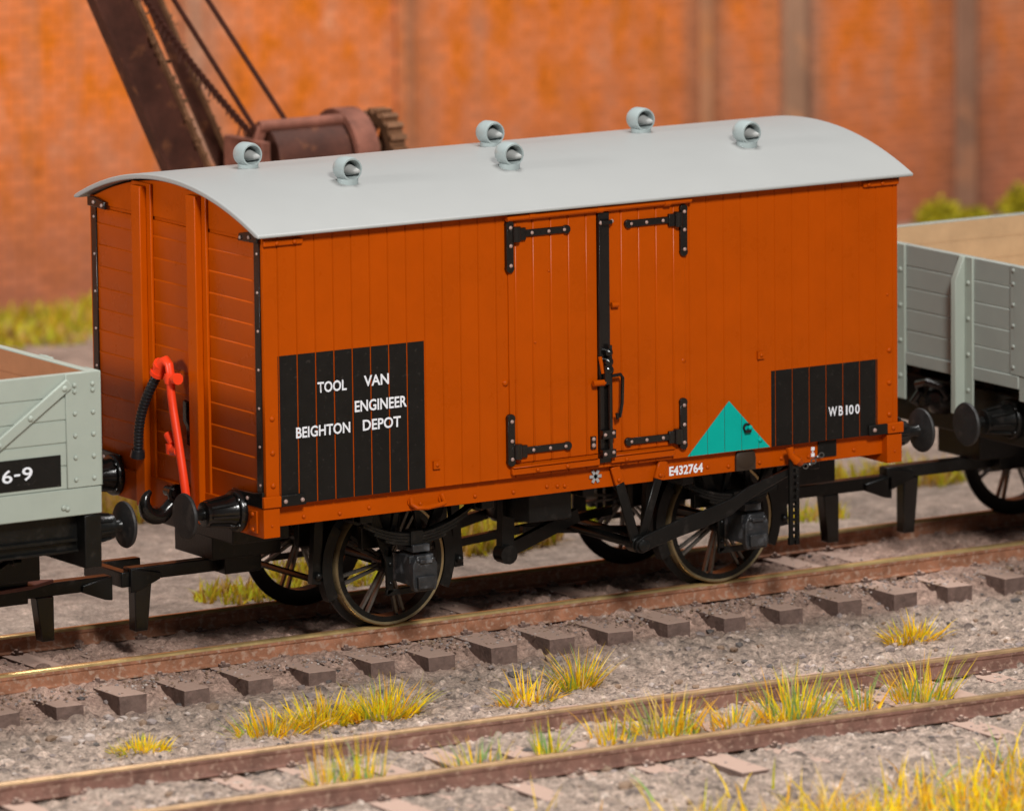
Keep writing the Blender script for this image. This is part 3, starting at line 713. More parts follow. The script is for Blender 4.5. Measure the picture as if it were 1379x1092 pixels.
# ------------------------------------------------------------------ ground
_TAB = {}
def vnoise(X, Y, f, seed):
    n = 256
    if seed not in _TAB: _TAB[seed] = np.random.default_rng(seed).random((n, n))
    T = _TAB[seed]
    x = X * f + 1000; y = Y * f + 1000; xi = np.floor(x).astype(int); yi = np.floor(y).astype(int); fx = x - xi; fy = y - yi
    fx = fx * fx * (3 - 2 * fx); fy = fy * fy * (3 - 2 * fy)
    a = T[xi % n, yi % n]; b = T[(xi + 1) % n, yi % n]; c = T[xi % n, (yi + 1) % n]; d = T[(xi + 1) % n, (yi + 1) % n]
    return (a * (1 - fx) + b * fx) * (1 - fy) + (c * (1 - fx) + d * fx) * fy - .5
def sm(a, b, x): t = np.clip((x - a) / (b - a), 0, 1); return t * t * (3 - 2 * t)
def base_h(X, Y):
    h = np.full_like(X, -.325)
    h = h + .074 * sm(-.55, .12, Y + .25 * vnoise(X, Y, 1.7, 25))
    h = h + .106 * sm(.16, .56, Y + .10 * vnoise(X, Y, 4., 21)) * (1 - sm(2.1, 2.7, Y))          # ballast of the van track
    y2 = Y + 3.07 + .0236 * X
    h = h + .178 * sm(-2.1, -1.2, y2) * (1 - sm(.9, 1.35, y2)) * (1 + .2 * vnoise(X, Y, 3.3, 23))
    h = h + .05 * (1 - sm(-5.2, -4.2, Y))
    return h + .03 * vnoise(X, Y, .9, 1) + .04 * vnoise(X, Y, 2.7, 2) + .02 * vnoise(X, Y, 6.5, 22)
def axis(parts):
    out = []
    for a, b, st in parts: out.append(np.arange(a, b - st * .3, st))
    return np.unique(np.concatenate(out + [np.array([parts[-1][1]])]))
gx = axis([(-60, -12, 4.), (-12, -3.6, .12), (-3.6, 8.2, .02), (8.2, 22, .12), (22, 80, 4.)])
gy = axis([(-60, -9, 4.), (-9, -5.6, .06), (-5.6, 2.3, .02), (2.3, 8, .05), (8, 18, .25), (18, 60, 4.)])
GX, GY = np.meshgrid(gx, gy, indexing='ij')
H = base_h(GX, GY) + .012 * vnoise(GX, GY, 9, 3) + .014 * vnoise(GX, GY, 22, 4)
tint = .5 + .3 * vnoise(GX, GY, 3, 5) + .3 * vnoise(GX, GY, 12, 6)
# stones pressed into the surface
ns = 70000
sx = rng.uniform(-3.6, 8.2, ns); sy = rng.uniform(-5.6, 2.3, ns)
sr = np.clip(.0125 * rng.lognormal(.0, .5, ns), .009, .05); sh = sr * rng.uniform(.5, 1.1, ns); st = rng.random(ns)
asp = rng.uniform(.65, 1.5, ns)
ix0 = int(np.searchsorted(gx, -3.6)); iy0 = int(np.searchsorted(gy, -5.6))
B = base_h(sx, sy)
for i in range(ns):
    r = sr[i]; ka = int((sx[i] + 3.6 - r * 1.5) / .02) + ix0; kb = ka + int(3 * r / .02) + 2
    la = int((sy[i] + 5.6 - r * 1.5) / .02) + iy0; lb = la + int(3 * r / .02) + 2
    ka = max(ka, 0); la = max(la, 0)
    if ka >= len(gx) or la >= len(gy): continue
    dx = (gx[ka:kb, None] - sx[i]) / (r * asp[i]); dy = (gy[None, la:lb] - sy[i]) / (r / asp[i])
    q = 1 - dx * dx - dy * dy
    mk = q > 0
    if not mk.any(): continue
    hh = B[i] + sh[i] * (np.sqrt(np.maximum(q, 0)) * 1.15 - .1)
    cur = H[ka:kb, la:lb]; mk &= hh > cur
    cur[mk] = hh[mk]; tint[ka:kb, la:lb][mk] = st[i]
nx, ny = len(gx), len(gy)
co = np.stack([GX, GY, H], -1).reshape(-1, 3).astype('f')
I = np.arange(nx * ny).reshape(nx, ny)
Q = np.stack([I[:-1, :-1], I[1:, :-1], I[1:, 1:], I[:-1, 1:]], -1).reshape(-1, 4).astype('i')
me = bpy.data.meshes.new('ground'); me.vertices.add(len(co)); me.vertices.foreach_set('co', co.ravel())
me.loops.add(Q.size); me.loops.foreach_set('vertex_index', Q.ravel()); me.polygons.add(len(Q))
me.polygons.foreach_set('loop_start', np.arange(0, Q.size, 4, dtype='i')); me.polygons.foreach_set('loop_total', np.full(len(Q), 4, 'i'))
me.update(); me.validate(); me.polygons.foreach_set('use_smooth', np.ones(len(Q), bool))
at = me.attributes.new('stone', 'FLOAT', 'POINT'); at.data.foreach_set('value', tint.ravel().astype('f'))

m, nt, b = nodes_of('cinder_gravel'); N = nt.nodes; L = nt.links
ab = N.new('ShaderNodeAttribute'); ab.attribute_name = 'stone'
cr = N.new('ShaderNodeValToRGB'); e = cr.color_ramp.elements
e[0].position = 0; e[0].color = (.13, .10, .09, 1); e[1].position = 1; e[1].color = (.62, .51, .44, 1)
for p, c in ((.3, (.25, .195, .16, 1)), (.55, (.36, .275, .225, 1)), (.78, (.42, .315, .255, 1)), (.93, (.48, .38, .32, 1))):
    k = e.new(p); k.color = c
L.new(ab.outputs['Fac'], cr.inputs[0])
tc = N.new('ShaderNodeTexCoord'); sx_ = N.new('ShaderNodeSeparateXYZ'); L.new(tc.outputs['Object'], sx_.inputs[0])
n1 = N.new('ShaderNodeTexNoise'); n1.inputs['Scale'].default_value = .8; n1.inputs['Detail'].default_value = 6; L.new(tc.outputs['Object'], n1.inputs['Vector'])
n2 = N.new('ShaderNodeTexNoise'); n2.inputs['Scale'].default_value = 38; n2.inputs['Detail'].default_value = 7; n2.inputs['Roughness'].default_value = .75; L.new(tc.outputs['Object'], n2.inputs['Vector'])
# rust-brown dust that has fallen along the van track
yy = N.new('ShaderNodeMath'); yy.operation = 'SUBTRACT'; L.new(sx_.outputs['Y'], yy.inputs[0]); yy.inputs[1].default_value = 1.15
ya = N.new('ShaderNodeMath'); ya.operation = 'ABSOLUTE'; L.new(yy.outputs[0], ya.inputs[0])
yn_ = N.new('ShaderNodeMath'); yn_.operation = 'MULTIPLY_ADD'; L.new(n1.outputs['Fac'], yn_.inputs[0]); yn_.inputs[1].default_value = .5; L.new(ya.outputs[0], yn_.inputs[2])
mr = N.new('ShaderNodeMapRange'); mr.inputs[1].default_value = 1.1; mr.inputs[2].default_value = 1.5; mr.inputs[3].default_value = .75; mr.inputs[4].default_value = 0.; L.new(yn_.outputs[0], mr.inputs[0])
mx = N.new('ShaderNodeMix'); mx.data_type = 'RGBA'; L.new(mr.outputs[0], mx.inputs['Factor']); L.new(cr.outputs[0], mx.inputs['A']); mx.inputs['B'].default_value = (.37, .235, .185, 1)
m3 = N.new('ShaderNodeMapRange'); m3.inputs[1].default_value = .3; m3.inputs[2].default_value = .7; m3.inputs[3].default_value = .50; m3.inputs[4].default_value = 1.85; L.new(n2.outputs['Fac'], m3.inputs[0])  # crevice shade put into the colour by the bump noise
m4 = N.new('ShaderNodeMapRange'); n5 = N.new('ShaderNodeTexNoise'); n5.inputs['Scale'].default_value = 7; n5.inputs['Detail'].default_value = 6; n5.inputs['Roughness'].default_value = .7; L.new(tc.outputs['Object'], n5.inputs['Vector'])
m4.inputs[1].default_value = .32; m4.inputs[2].default_value = .68; m4.inputs[3].default_value = .68; m4.inputs[4].default_value = 1.3; L.new(n5.outputs['Fac'], m4.inputs[0])
mu = N.new('ShaderNodeMath'); mu.operation = 'MULTIPLY'; L.new(m3.outputs[0], mu.inputs[0]); L.new(m4.outputs[0], mu.inputs[1])
sc = N.new('ShaderNodeVectorMath'); sc.operation = 'SCALE'; L.new(mx.outputs['Result'], sc.inputs[0]); L.new(mu.outputs[0], sc.inputs['Scale'])
L.new(sc.outputs['Vector'], b.inputs['Base Color']); b.inputs['Roughness'].default_value = .9; b.inputs['Specular IOR Level'].default_value = .12
bp = N.new('ShaderNodeBump'); bp.inputs['Strength'].default_value = 1.0; bp.inputs['Distance'].default_value = .02; L.new(n2.outputs['Fac'], bp.inputs['Height']); L.new(bp.outputs[0], b.inputs['Normal'])
g = link('ground', me, m); tag(g, kind='structure')

def ground_z(x, y): return float(base_h(np.array([x]), np.array([y]))[0])

# loose stones
ICO = [(0, 0, 1), (.894, 0, .447), (.276, .851, .447), (-.724, .526, .447), (-.724, -.526, .447), (.276, -.851, .447), (.724, .526, -.447), (-.276, .851, -.447), (-.894, 0, -.447), (-.276, -.851, -.447), (.724, -.526, -.447), (0, 0, -1)]
ICF = [(0, 1, 2), (0, 2, 3), (0, 3, 4), (0, 4, 5), (0, 5, 1), (1, 6, 2), (2, 7, 3), (3, 8, 4), (4, 9, 5), (5, 10, 1), (6, 7, 2), (7, 8, 3), (8, 9, 4), (9, 10, 5), (10, 6, 1), (11, 7, 6), (11, 8, 7), (11, 9, 8), (11, 10, 9), (11, 6, 10)]
mb = MB()
def stone(x, y, r, mi, z=None):
    z = ground_z(x, y) if z is None else z
    mb.mi = mi; a = random.uniform(0, 6.28); ca, sa = math.cos(a), math.sin(a)
    kx, ky, kz = random.uniform(.7, 1.3), random.uniform(.6, 1.1), random.uniform(.45, .8)
    vs = []
    for p in ICO:
        j = random.uniform(.78, 1.18); X, Y_, Z = p[0] * kx * j, p[1] * ky * j, p[2] * kz * j
        vs.append((x + r * (X * ca - Y_ * sa), y + r * (X * sa + Y_ * ca), z + r * (Z + .35)))
    mb.add(vs, ICF)
for i in range(3000):
    x = random.uniform(-3.4, 8.); y = random.choice((random.uniform(-5.5, .5), random.uniform(-2.2, .3)))
    stone(x, y, min(.05, .014 * random.lognormvariate(0, .5)), random.choices((0, 1, 2, 3), (1.0, 6, 4, 2.5))[0])
for x, y, r in ((-1.27, .02, .05), (-1.16, .0, .04), (-1.22, -.06, .03), (-1.10, -.05, .035), (-1.75, -.25, .035), (-1.6, -.3, .045), (-1.5, -.2, .03), (-1.68, -.35, .03)): stone(x, y, r, 0)
for i in range(700):    # dust and chippings heaped on sleepers and beside the rails
    x = random.uniform(-2.5, 8.); y = random.choice((.60, .82, 1.78, 2.02)) + random.gauss(0, .06)
    stone(x, y, random.uniform(.010, .022), random.choice((2, 2, 2, 3)), -.165 + random.uniform(-.02, .02))
for i in range(2600):    # chippings lying on the sleeper tops
    x = random.uniform(-2.6, 8.); y = random.choice((random.uniform(.2, .62), random.triangular(.2, .62, .6), random.uniform(.78, 1.8), random.uniform(-4.2, -1.9)))
    stone(x, y, random.uniform(.006, .016), random.choices((0, 1, 2), (1, 3, 3))[0], -.139)
o = obj('gravel', mb, PEB, None, ang=30); tag(o, 'loose pale and mauve stones strewn over the cinder ground', 'gravel', kind='stuff')

# ------------------------------------------------------------------ grass
def blade(mb, x, y, z, ln, wd, az, lean, curl, mi):
    mb.mi = mi; d = Vector((math.cos(az), math.sin(az), 0)); sd = Vector((-d.y, d.x, 0))
    a = random.uniform(-.9, .9); sd = (sd * math.cos(a) + d * math.sin(a))
    p = Vector((x, y, z - .01)); vs = []; th = lean; n = 3
    for k in range(n + 1):
        w = wd * (1 - (k / n) ** 1.4) * .5
        vs += [p - sd * w, p + sd * w] if k < n else [p.copy()]
        p = p + (Vector((0, 0, 1)) * math.cos(th) + d * math.sin(th)) * (ln / n); th += curl / n
    mb.add(vs, [(0, 1, 3, 2), (2, 3, 5, 4), (4, 5, 6)])
def tuft(x, y, rx, ry, ht, n, label, mix=(6, 3, 4, 1.2, 1.5, 1), fan=.75, stand=1.):
    z0 = ground_z(x, y); mb = MB(); ht *= 1.06; n = int(n * .8)
    for i in range(n):
        a = random.uniform(0, 6.283); q = math.sqrt(random.random()) ** 1.2
        px, py = x + rx * q * math.cos(a), y + ry * q * math.sin(a)
        lean = min(1.45, abs(random.gauss(fan * (.25 + .75 * q), .22)))
        ln = ht * random.uniform(.45, 1.1) * (1 if lean < .9 else .8)
        az = a + random.gauss(0, .5)
        mi = random.choices(range(6), mix)[0]
        blade(mb, px, py, z0, ln, random.uniform(.009, .02), az, lean, random.uniform(.0, .8), mi)
    for i in range(n // 2):     # short matted blades at the root
        a = random.uniform(0, 6.283); q = math.sqrt(random.random())
        blade(mb, x + rx * q * math.cos(a), y + ry * q * math.sin(a), z0, ht * random.uniform(.2, .45), random.uniform(.012, .022), random.uniform(0, 6.28), random.uniform(.4, 1.3), .3, random.choices(range(6), (7, 4, 3, .5, 1, .5))[0])
    o = obj('grass_tuft', mb, GRASS, None, ang=60); tag(o, label, 'grass tuft', 'grass tufts growing beside the rails')
    return o
tuft(-1.47, -.80, .22, .12, .15, 230, 'small flat yellow tuft on the gravel, nearest the left edge of the photo', (8, 3, 4, 1, 1, .5), 1.1)
tuft(-.45, -.78, .30, .15, .24, 230, 'spiky pale tuft at the tapered start of the long grass patch', (5, 4, 3, 1.5, 3, 2), .9)
tuft(.02, -.68, .32, .14, .25, 360, 'dense yellow middle of the long grass patch below the near left wheel', (8, 3, 4, 1, 1, .6), .9)
tuft(.47, -.72, .28, .14, .30, 340, 'tall green-tipped end of the long grass patch below the near left wheel', (6, 3, 5, 2.5, 1, .8), .8)
tuft(1.50, -.97, .25, .10, .26, 150, 'sparse ochre tuft on the gravel, lower of the pair below the brake hanger', (4, 6, 2, .6, 3, 2), 1.0)
tuft(2.15, -.60, .17, .10, .32, 190, 'fanned ochre tuft beside a sleeper end, upper of the pair below the brake hanger', (4, 5, 4, 1, 2, 2), .8)
tuft(5.02, -.64, .24, .12, .24, 210, 'low golden tuft alone on the gravel below the coupling to the right-hand wagon', (8, 6, 2, .5, 2, 1), 1.05)
tuft(-1.397, -3.160, .16, .16, .34, 46, 'thin upright tuft between the dull rails, leftmost of the row', (5, 2, 4, 4, 2, .5), .35)
tuft(-1.107, -3.140, .14, .18, .36, 55, 'upright tuft of yellow and teal-green blades between the dull rails', (6, 3, 4, 4, 1, 1), .3)
tuft(-0.248, -3.130, .24, .16, .27, 80, 'wide thin pinkish straw tuft between the dull rails, third of the row', (3, 4, 3, 3, 4, 2), .7)
tuft(0.350, -3.100, .10, .12, .30, 60, 'narrow bright green tuft between the dull rails', (3, 2, 5, 6, 1, .5), .35)
tuft(0.870, -3.060, .14, .14, .32, 45, 'wispy thin-stalked tuft between the dull rails, fifth of the row', (5, 4, 2, 1, 3, 2), .45)
tuft(1.309, -3.020, .26, .16, .32, 170, 'bushy yellow and green tuft touching the nearer dull rail', (6, 4, 4, 3, 2, 1), .6)
tuft(1.829, -3.090, .28, .16, .26, 150, 'low orange end of the long tuft row between the dull rails', (5, 7, 2, 1, 2, 1), .9)
tuft(2.320, -3.080, .26, .18, .36, 210, 'tallest thick tuft between the dull rails, half green', (6, 4, 5, 4, 2, 1), .5)
tuft(2.871, -3.080, .14, .12, .30, 56, 'small dark green tuft with two tall stalks between the dull rails', (4, 3, 4, 4, 1, 1), .5)
tuft(3.373, -3.070, .22, .15, .36, 170, 'fan-shaped golden tuft with green side blades, rightmost of the row between the dull rails', (6, 5, 4, 2, 2, 1), .6)
mb = MB()
for i in range(9500):
    x = random.uniform(-1.2, 5.2); y = random.uniform(-7.4, -4.3)
    edge = -4.25 - .33 * (x - .5) if x < 1.6 else -4.61 + .02 * (x - 1.6)      # the patch thins out towards its left end
    d = edge - .12 + .2 * math.sin(x * 5.1) * math.sin(x * 2.3 + 1) - y
    if d < 0 or random.random() > min(1, .03 + .97 * float(sm(.0, .9, np.array(d - .55 * max(0, 1.3 - x))))): continue
    blade(mb, x, y, ground_z(x, y), random.uniform(.12, .38), random.uniform(.012, .024), random.uniform(0, 6.28), abs(random.gauss(.55, .35)), random.uniform(0, .8), random.choices(range(6), (8, 5, 3, 1, 3, 1))[0])
o = obj('grass', mb, GRASS, None, ang=60); tag(o, 'out of focus yellow grass along the bottom edge, in front of the dull track', 'grass', kind='stuff')
mb = MB()   # dry grass behind the van track and at the wall
VM = [leaf('verge_ochre', (.60, .40, .03)), leaf('verge_olive', (.56, .50, .03)), leaf('verge_tan', (.60, .38, .14)), leaf('verge_lime', (.54, .58, .03)), leaf('verge_brown', (.40, .24, .07))]
def patch(cx, cy, rx, ry, n, h, mix):
    for i in range(n):
        a = random.uniform(0, 6.283); q = math.sqrt(random.random())
        x, y = cx + rx * q * math.cos(a), cy + ry * q * math.sin(a)
        blade(mb, x, y, ground_z(x, y), h * random.uniform(.4, 1.2), random.uniform(.018, .035), random.uniform(0, 6.28), abs(random.gauss(.4, .3)), random.uniform(0, .8), random.choices(range(5), mix)[0])
patch(4.35, 4.4, .7, .75, 1500, .34, (5, 4, 3, 1, 2)); patch(5.2, 5.6, 1.1, 1.0, 1500, .34, (6, 3, 5, 1, 2)); patch(5.55, 4.75, .25, .3, 260, .3, (1, 2, 0, 8, 0))
patch(3.4, 8.3, 1.9, 2.0, 4200, .3, (4, 1, 7, 0, 4)); patch(1.75, 3.35, .45, .28, 380, .16, (4, 4, 1, 2, 1)); patch(2.6, 3.6, .5, .4, 380, .2, (4, 5, 2, 1, 1))
patch(2.95, 7.2, 1.1, .8, 1500, .14, (4, 1, 7, 0, 5)); patch(7.6, 4.75, .7, .4, 500, .22, (4, 5, 3, 2, 1)); patch(8.65, 4.5, .45, .4, 350, .22, (5, 4, 3, 2, 1)); patch(7.0, 3.5, .3, .2, 150, .14, (4, 5, 3, 2, 1)); patch(6.1, 3.75, .4, .3, 240, .2, (6, 3, 3, 3, 1))
o = obj('grass', mb, VM, None, ang=60); tag(o, 'dry ochre and olive grass on the waste ground behind the van', 'grass', kind='stuff')
mb = MB()
for i in range(9000):
    x = random.uniform(3, 15.5); y = random.uniform(14.9, 16.7)
    blade(mb, x, y, ground_z(x, y), random.uniform(.05, .2) * (1 + .7 * math.sin(x * 4.3) * math.sin(x * 1.9 + y * 3)), random.uniform(.03, .06), random.uniform(0, 6.28), abs(random.gauss(.5, .3)), random.uniform(0, .8), random.choices(range(5), (4, 5, 3, 4, 1))[0])
o = obj('grass', mb, VM, None, ang=60); tag(o, 'yellow green grass verge along the foot of the brick wall', 'grass', kind='stuff')

# bushes at the wall foot
def bush(x, y, r, h, label, n=900):
    mb = MB(); z0 = ground_z(x, y); rr = random.Random(int(x * 100))
    for i in range(n):
        a = rr.uniform(0, 6.283); u = rr.uniform(-.2, 1); q = rr.random() ** .4
        k = 1 + .22 * math.sin(3 * a + x) * math.cos(4 * u + x)
        p = Vector((x + r * k * q * math.sqrt(max(0, 1 - u * u)) * math.cos(a), y + r * k * q * math.sqrt(max(0, 1 - u * u)) * math.sin(a), z0 + .1 + h * max(0, u) * q * k))
        d = Vector((rr.gauss(0, 1), rr.gauss(0, 1), rr.gauss(.4, .7))).normalized(); s = d.orthogonal().normalized(); t = d.cross(s); w = rr.uniform(.025, .05)
        mb.mi = rr.choices(range(4), (4, 4, 2, 3))[0]
        mb.add([p - s * w, p - t * w * .5, p + s * w, p + t * w * .5], [(0, 1, 2, 3)])
    b = thing('bush', label, 'bush', (x, y, z0), 'bushes at the foot of the brick wall')
    obj('foliage', mb, BUSHM, b, ang=20)
    m = MB(); m.path([(x, y, z0 - .05), (x + .02, y, z0 + h * .6)], [.05, .02], 8)
    for k in range(5): m.path([(x, y, z0 + .1), (x + r * .6 * math.cos(k * 1.3), y + r * .6 * math.sin(k * 1.3), z0 + h * .7)], [.025, .01], 6)
    obj('stem', m, paint('bush_bark', (.1, .07, .04), .9), b)
bush(17.13, 16.1, .27, .25, 'round yellow green bush by the wall, just past the far end of the van roof')
bush(17.62, 16.2, .18, .08, 'lowest olive bush by the wall, between two taller ones')
bush(18.14, 16.05, .27, .26, 'yellow bush by the wall above the grey wagon, nearest the right edge of the photo')
bush(8.05, 15.9, .45, .42, 'low bright bush in the verge beside the rear corner of the van')

# ------------------------------------------------------------------ brick wall
m, nt, b = nodes_of('weathered_orange_brick'); N = nt.nodes; L = nt.links
tc = N.new('ShaderNodeTexCoord'); sp = N.new('ShaderNodeSeparateXYZ'); L.new(tc.outputs['Object'], sp.inputs[0])
cb = N.new('ShaderNodeCombineXYZ'); L.new(sp.outputs['X'], cb.inputs[0]); L.new(sp.outputs['Z'], cb.inputs[1])
br = N.new('ShaderNodeTexBrick'); br.inputs['Scale'].default_value = 1; br.inputs['Brick Width'].default_value = .23; br.inputs['Row Height'].default_value = .085; br.inputs['Mortar Size'].default_value = .010
br.inputs['Color1'].default_value = (.84, .84, .84, 1); br.inputs['Color2'].default_value = (1.05, 1.05, 1.05, 1); br.inputs['Mortar'].default_value = (.66, .70, .8, 1); L.new(cb.outputs[0], br.inputs['Vector'])
def noise(sc, det=5, rough=.6, stretch=None):
    n = N.new('ShaderNodeTexNoise'); n.inputs['Scale'].default_value = sc; n.inputs['Detail'].default_value = det; n.inputs['Roughness'].default_value = rough
    if stretch:
        mp = N.new('ShaderNodeMapping'); mp.inputs['Scale'].default_value = stretch; L.new(tc.outputs['Object'], mp.inputs[0]); L.new(mp.outputs[0], n.inputs['Vector'])
    else: L.new(tc.outputs['Object'], n.inputs['Vector'])
    return n
na = noise(2.1, 8, .70, (1.35, 1, .7)); rp = N.new('ShaderNodeValToRGB'); e = rp.color_ramp.elements
e[0].position = .30; e[0].color = (.44, .10, .012, 1); e[1].position = .72; e[1].color = (.78, .33, .17, 1)
for p, c in ((.40, (.74, .18, .010, 1)), (.48, (.76, .20, .045, 1)), (.56, (.74, .22, .075, 1)), (.64, (.72, .25, .11, 1))): k = e.new(p); k.color = c
L.new(na.outputs['Fac'], rp.inputs[0])
nb = noise(1.0, 5, .6, (2.4, 1, .25)); rb = N.new('ShaderNodeMapRange'); rb.inputs[1].default_value = .52; rb.inputs[2].default_value = .72; rb.inputs[4].default_value = .5; L.new(nb.outputs['Fac'], rb.inputs[0])
mx = N.new('ShaderNodeMix'); mx.data_type = 'RGBA'; L.new(rb.outputs[0], mx.inputs['Factor']); L.new(rp.outputs[0], mx.inputs['A']); mx.inputs['B'].default_value = (.46, .21, .12, 1)
# damp darker courses near the ground
nd = noise(.7, 4); dz = N.new('ShaderNodeMath'); dz.operation = 'MULTIPLY_ADD'; L.new(nd.outputs['Fac'], dz.inputs[0]); dz.inputs[1].default_value = 1.1; L.new(sp.outputs['Z'], dz.inputs[2])
rd = N.new('ShaderNodeMapRange'); rd.inputs[1].default_value = .35; rd.inputs[2].default_value = 2.2; rd.inputs[3].default_value = .85; rd.inputs[4].default_value = 0.; L.new(dz.outputs[0], rd.inputs[0])
m2 = N.new('ShaderNodeMix'); m2.data_type = 'RGBA'; L.new(rd.outputs[0], m2.inputs['Factor']); L.new(mx.outputs['Result'], m2.inputs['A']); m2.inputs['B'].default_value = (.42, .15, .085, 1)
ns_ = noise(.9, 5, .6, (2.2, 1, .35)); last = m2.outputs['Result']
for xp, wd, col in ((8.9, .8, (.42, .25, .17, 1)), (11.3, .7, (.38, .17, .09, 1)), (14.75, .75, (.33, .15, .08, 1)), (15.85, .8, (.42, .25, .17, 1)), (17.95, 1.0, (.20, .10, .065, 1)), (5.2, .7, (.40, .18, .085, 1)), (20.5, .7, (.40, .18, .085, 1))):
    a1 = N.new('ShaderNodeMath'); a1.operation = 'SUBTRACT'; L.new(sp.outputs['X'], a1.inputs[0]); a1.inputs[1].default_value = xp
    a2 = N.new('ShaderNodeMath'); a2.operation = 'ABSOLUTE'; L.new(a1.outputs[0], a2.inputs[0])
    a3 = N.new('ShaderNodeMath'); a3.operation = 'MULTIPLY_ADD'; L.new(ns_.outputs['Fac'], a3.inputs[0]); a3.inputs[1].default_value = .7; L.new(a2.outputs[0], a3.inputs[2])
    a4 = N.new('ShaderNodeMapRange'); a4.interpolation_type = 'SMOOTHSTEP'; a4.inputs[1].default_value = .25; a4.inputs[2].default_value = .35 + wd * .6; a4.inputs[3].default_value = .85; a4.inputs[4].default_value = 0; L.new(a3.outputs[0], a4.inputs[0])
    a5 = N.new('ShaderNodeMix'); a5.data_type = 'RGBA'; L.new(a4.outputs[0], a5.inputs['Factor']); L.new(last, a5.inputs['A']); a5.inputs['B'].default_value = col; last = a5.outputs['Result']
mm = N.new('ShaderNodeMix'); mm.data_type = 'RGBA'; mm.blend_type = 'MULTIPLY'; mm.inputs['Factor'].default_value = 1; L.new(last, mm.inputs['A']); L.new(br.outputs['Color'], mm.inputs['B'])
L.new(mm.outputs['Result'], b.inputs['Base Color']); b.inputs['Roughness'].default_value = .85; b.inputs['Specular IOR Level'].default_value = .15
bp = N.new('ShaderNodeBump'); bp.inputs['Strength'].default_value = .4; bp.inputs['Distance'].default_value = .01; L.new(br.outputs['Fac'], bp.inputs['Height']); bp.invert = True; L.new(bp.outputs[0], b.inputs['Normal'])
BRICK = m
SOOT = paint('sooty_brown_brick', (.44, .20, .105), .85, .25, 1.6, .1, .3, 20., speck=((.58, .22, .08), .3, 2.2))
DARK = paint('dark_sooty_brick', (.27, .14, .09), .85, .25, 1.6, .1, .3, 20., speck=((.40, .18, .10), .2, 2.2))
PALE = paint('pale_dusty_brick', (.36, .20, .125), .85, .2, 1.6, .1, .3, 20., speck=((.56, .26, .13), .25, 2.2))
wall = thing('brick_wall', 'tall orange brick retaining wall with dark piers, out of focus behind the wagons', 'wall', (12, 17, -.3))
mb = MB(); mb.box(-12, 40, 16.8, 17.4, -.6, 7.5); obj('brick_face', mb, BRICK, wall)
for x, w, mt, d in ((8.9, .24, BRICK, .10), (11.25, .2, BRICK, .06), (14.75, .16, SOOT, .06), (15.78, .26, PALE, .12), (15.97, .10, DARK, .05), (17.92, .26, DARK, .06), (5.2, .25, BRICK, .14), (20.5, .25, BRICK, .14)):
    mb = MB(); mb.box(x - w / 2, x + w / 2, 16.8 - d, 16.8, -.6, 7.4); obj('pier', mb, mt, wall, .02)
mb = MB(); mb.box(-12, 40, 16.6, 17.5, 7.5, 7.75); obj('coping', mb, SOOT, wall, .03)

# ------------------------------------------------------------------ yard crane
cr_ = thing('yard_crane', 'rusty brown crane with slanting jib, chain and winch standing behind the van', 'crane', (4.0, 6.2, -.3))
def jx(z, x_ref): return x_ref - .455 * (z - 3.96)
def plate(xa, xb, y0, y1, z0=.7, z1=7.5):
    return [(jx(z0, xa), z0), (jx(z0, xb), z0), (jx(z1, xb), z1), (jx(z1, xa), z1)], y0, y1
mb = MB(); pl, a, c = plate(1.975, 2.30, 5.95, 6.0); mb.prism(pl, 'y', a, c)
pl, a, c = plate(1.95, 1.98, 5.9, 6.05); mb.prism(pl, 'y', a, c)
jib = obj('jib', mb, CRANE, cr_, .006)
mb = MB(); pl, a, c = plate(2.295, 2.325, 5.88, 6.05); mb.prism(pl, 'y', a, c)
rr = random.Random(4)
for i in range(70):
    z = rr.uniform(2.4, 5); x = jx(z, 2.31) + rr.uniform(-.03, .03); s_ = rr.uniform(.006, .018); mb.box(x - s_, x + s_, 5.865, 5.885, z - s_, z + s_)
obj('jib_edge', mb, CRANER, jib)
mb = MB(); pl, a, c = plate(2.75, 2.85, 6.62, 6.68); mb.prism(pl, 'y', a, c); obj('jib_girder', mb, CRANE, jib, .006)
mb = MB(); pl, a, c = plate(2.847, 2.87, 6.56, 6.70); mb.prism(pl, 'y', a, c)
for i in range(40):
    z = rr.uniform(2.4, 5); x = jx(z, 2.86) + rr.uniform(-.02, .03); s_ = rr.uniform(.006, .016); mb.box(x - s_, x + s_, 6.545, 6.565, z - s_, z + s_)
obj('jib_edge', mb, CRANER, jib)
mb = MB()
for z in (1.2, 4.9, 6.6): mb.bar((jx(z, 2.15), 5.98, z), (jx(z, 2.82), 6.66, z), .1, .1, up=(0, 0, 1))
obj('cross_brace', mb, CRANE, jib)
for (xa, za), (xb, zb_) in (((2.69, 3.93), (3.42, 2.83)), ((2.99, 3.91), (3.82, 2.70))):
    k = (xb - xa) / (za - zb_); mb = MB(); mb.tube((xa - k * 2.5, 6.0, za + 2.5), (xb, 6.0, zb_), .022, 8); obj('cable', mb, CABLE, cr_)
mb = MB(); n = 62
for i in range(n):
    t = i / n; x = 2.28 + t * (3.38 - 2.28); z = 4.22 + t * (2.83 - 4.22); sag = -.03 * math.sin(t * PI)
    dr = Vector((1.1, 0, -1.39)).normalized(); nrm = Vector((0, 1, 0)) if i % 2 else Vector((.78, 0, .62))
    c = Vector((x + sag, 6.05, z + sag)); pts = []
    for k in range(9):
        a = 2 * PI * k / 8; pts.append(c + dr * (.03 * math.cos(a)) + nrm * (.022 * math.sin(a)))
    mb.path(pts, .011, 5, cap=False)
    if i % 2 == 0: 
        q = rr.uniform(.03, .08); mb.path([c, c + Vector((-.5 * q, -.2 * q, -1.2 * q))], .008, 5)
obj('chain', mb, CABLE, cr_)
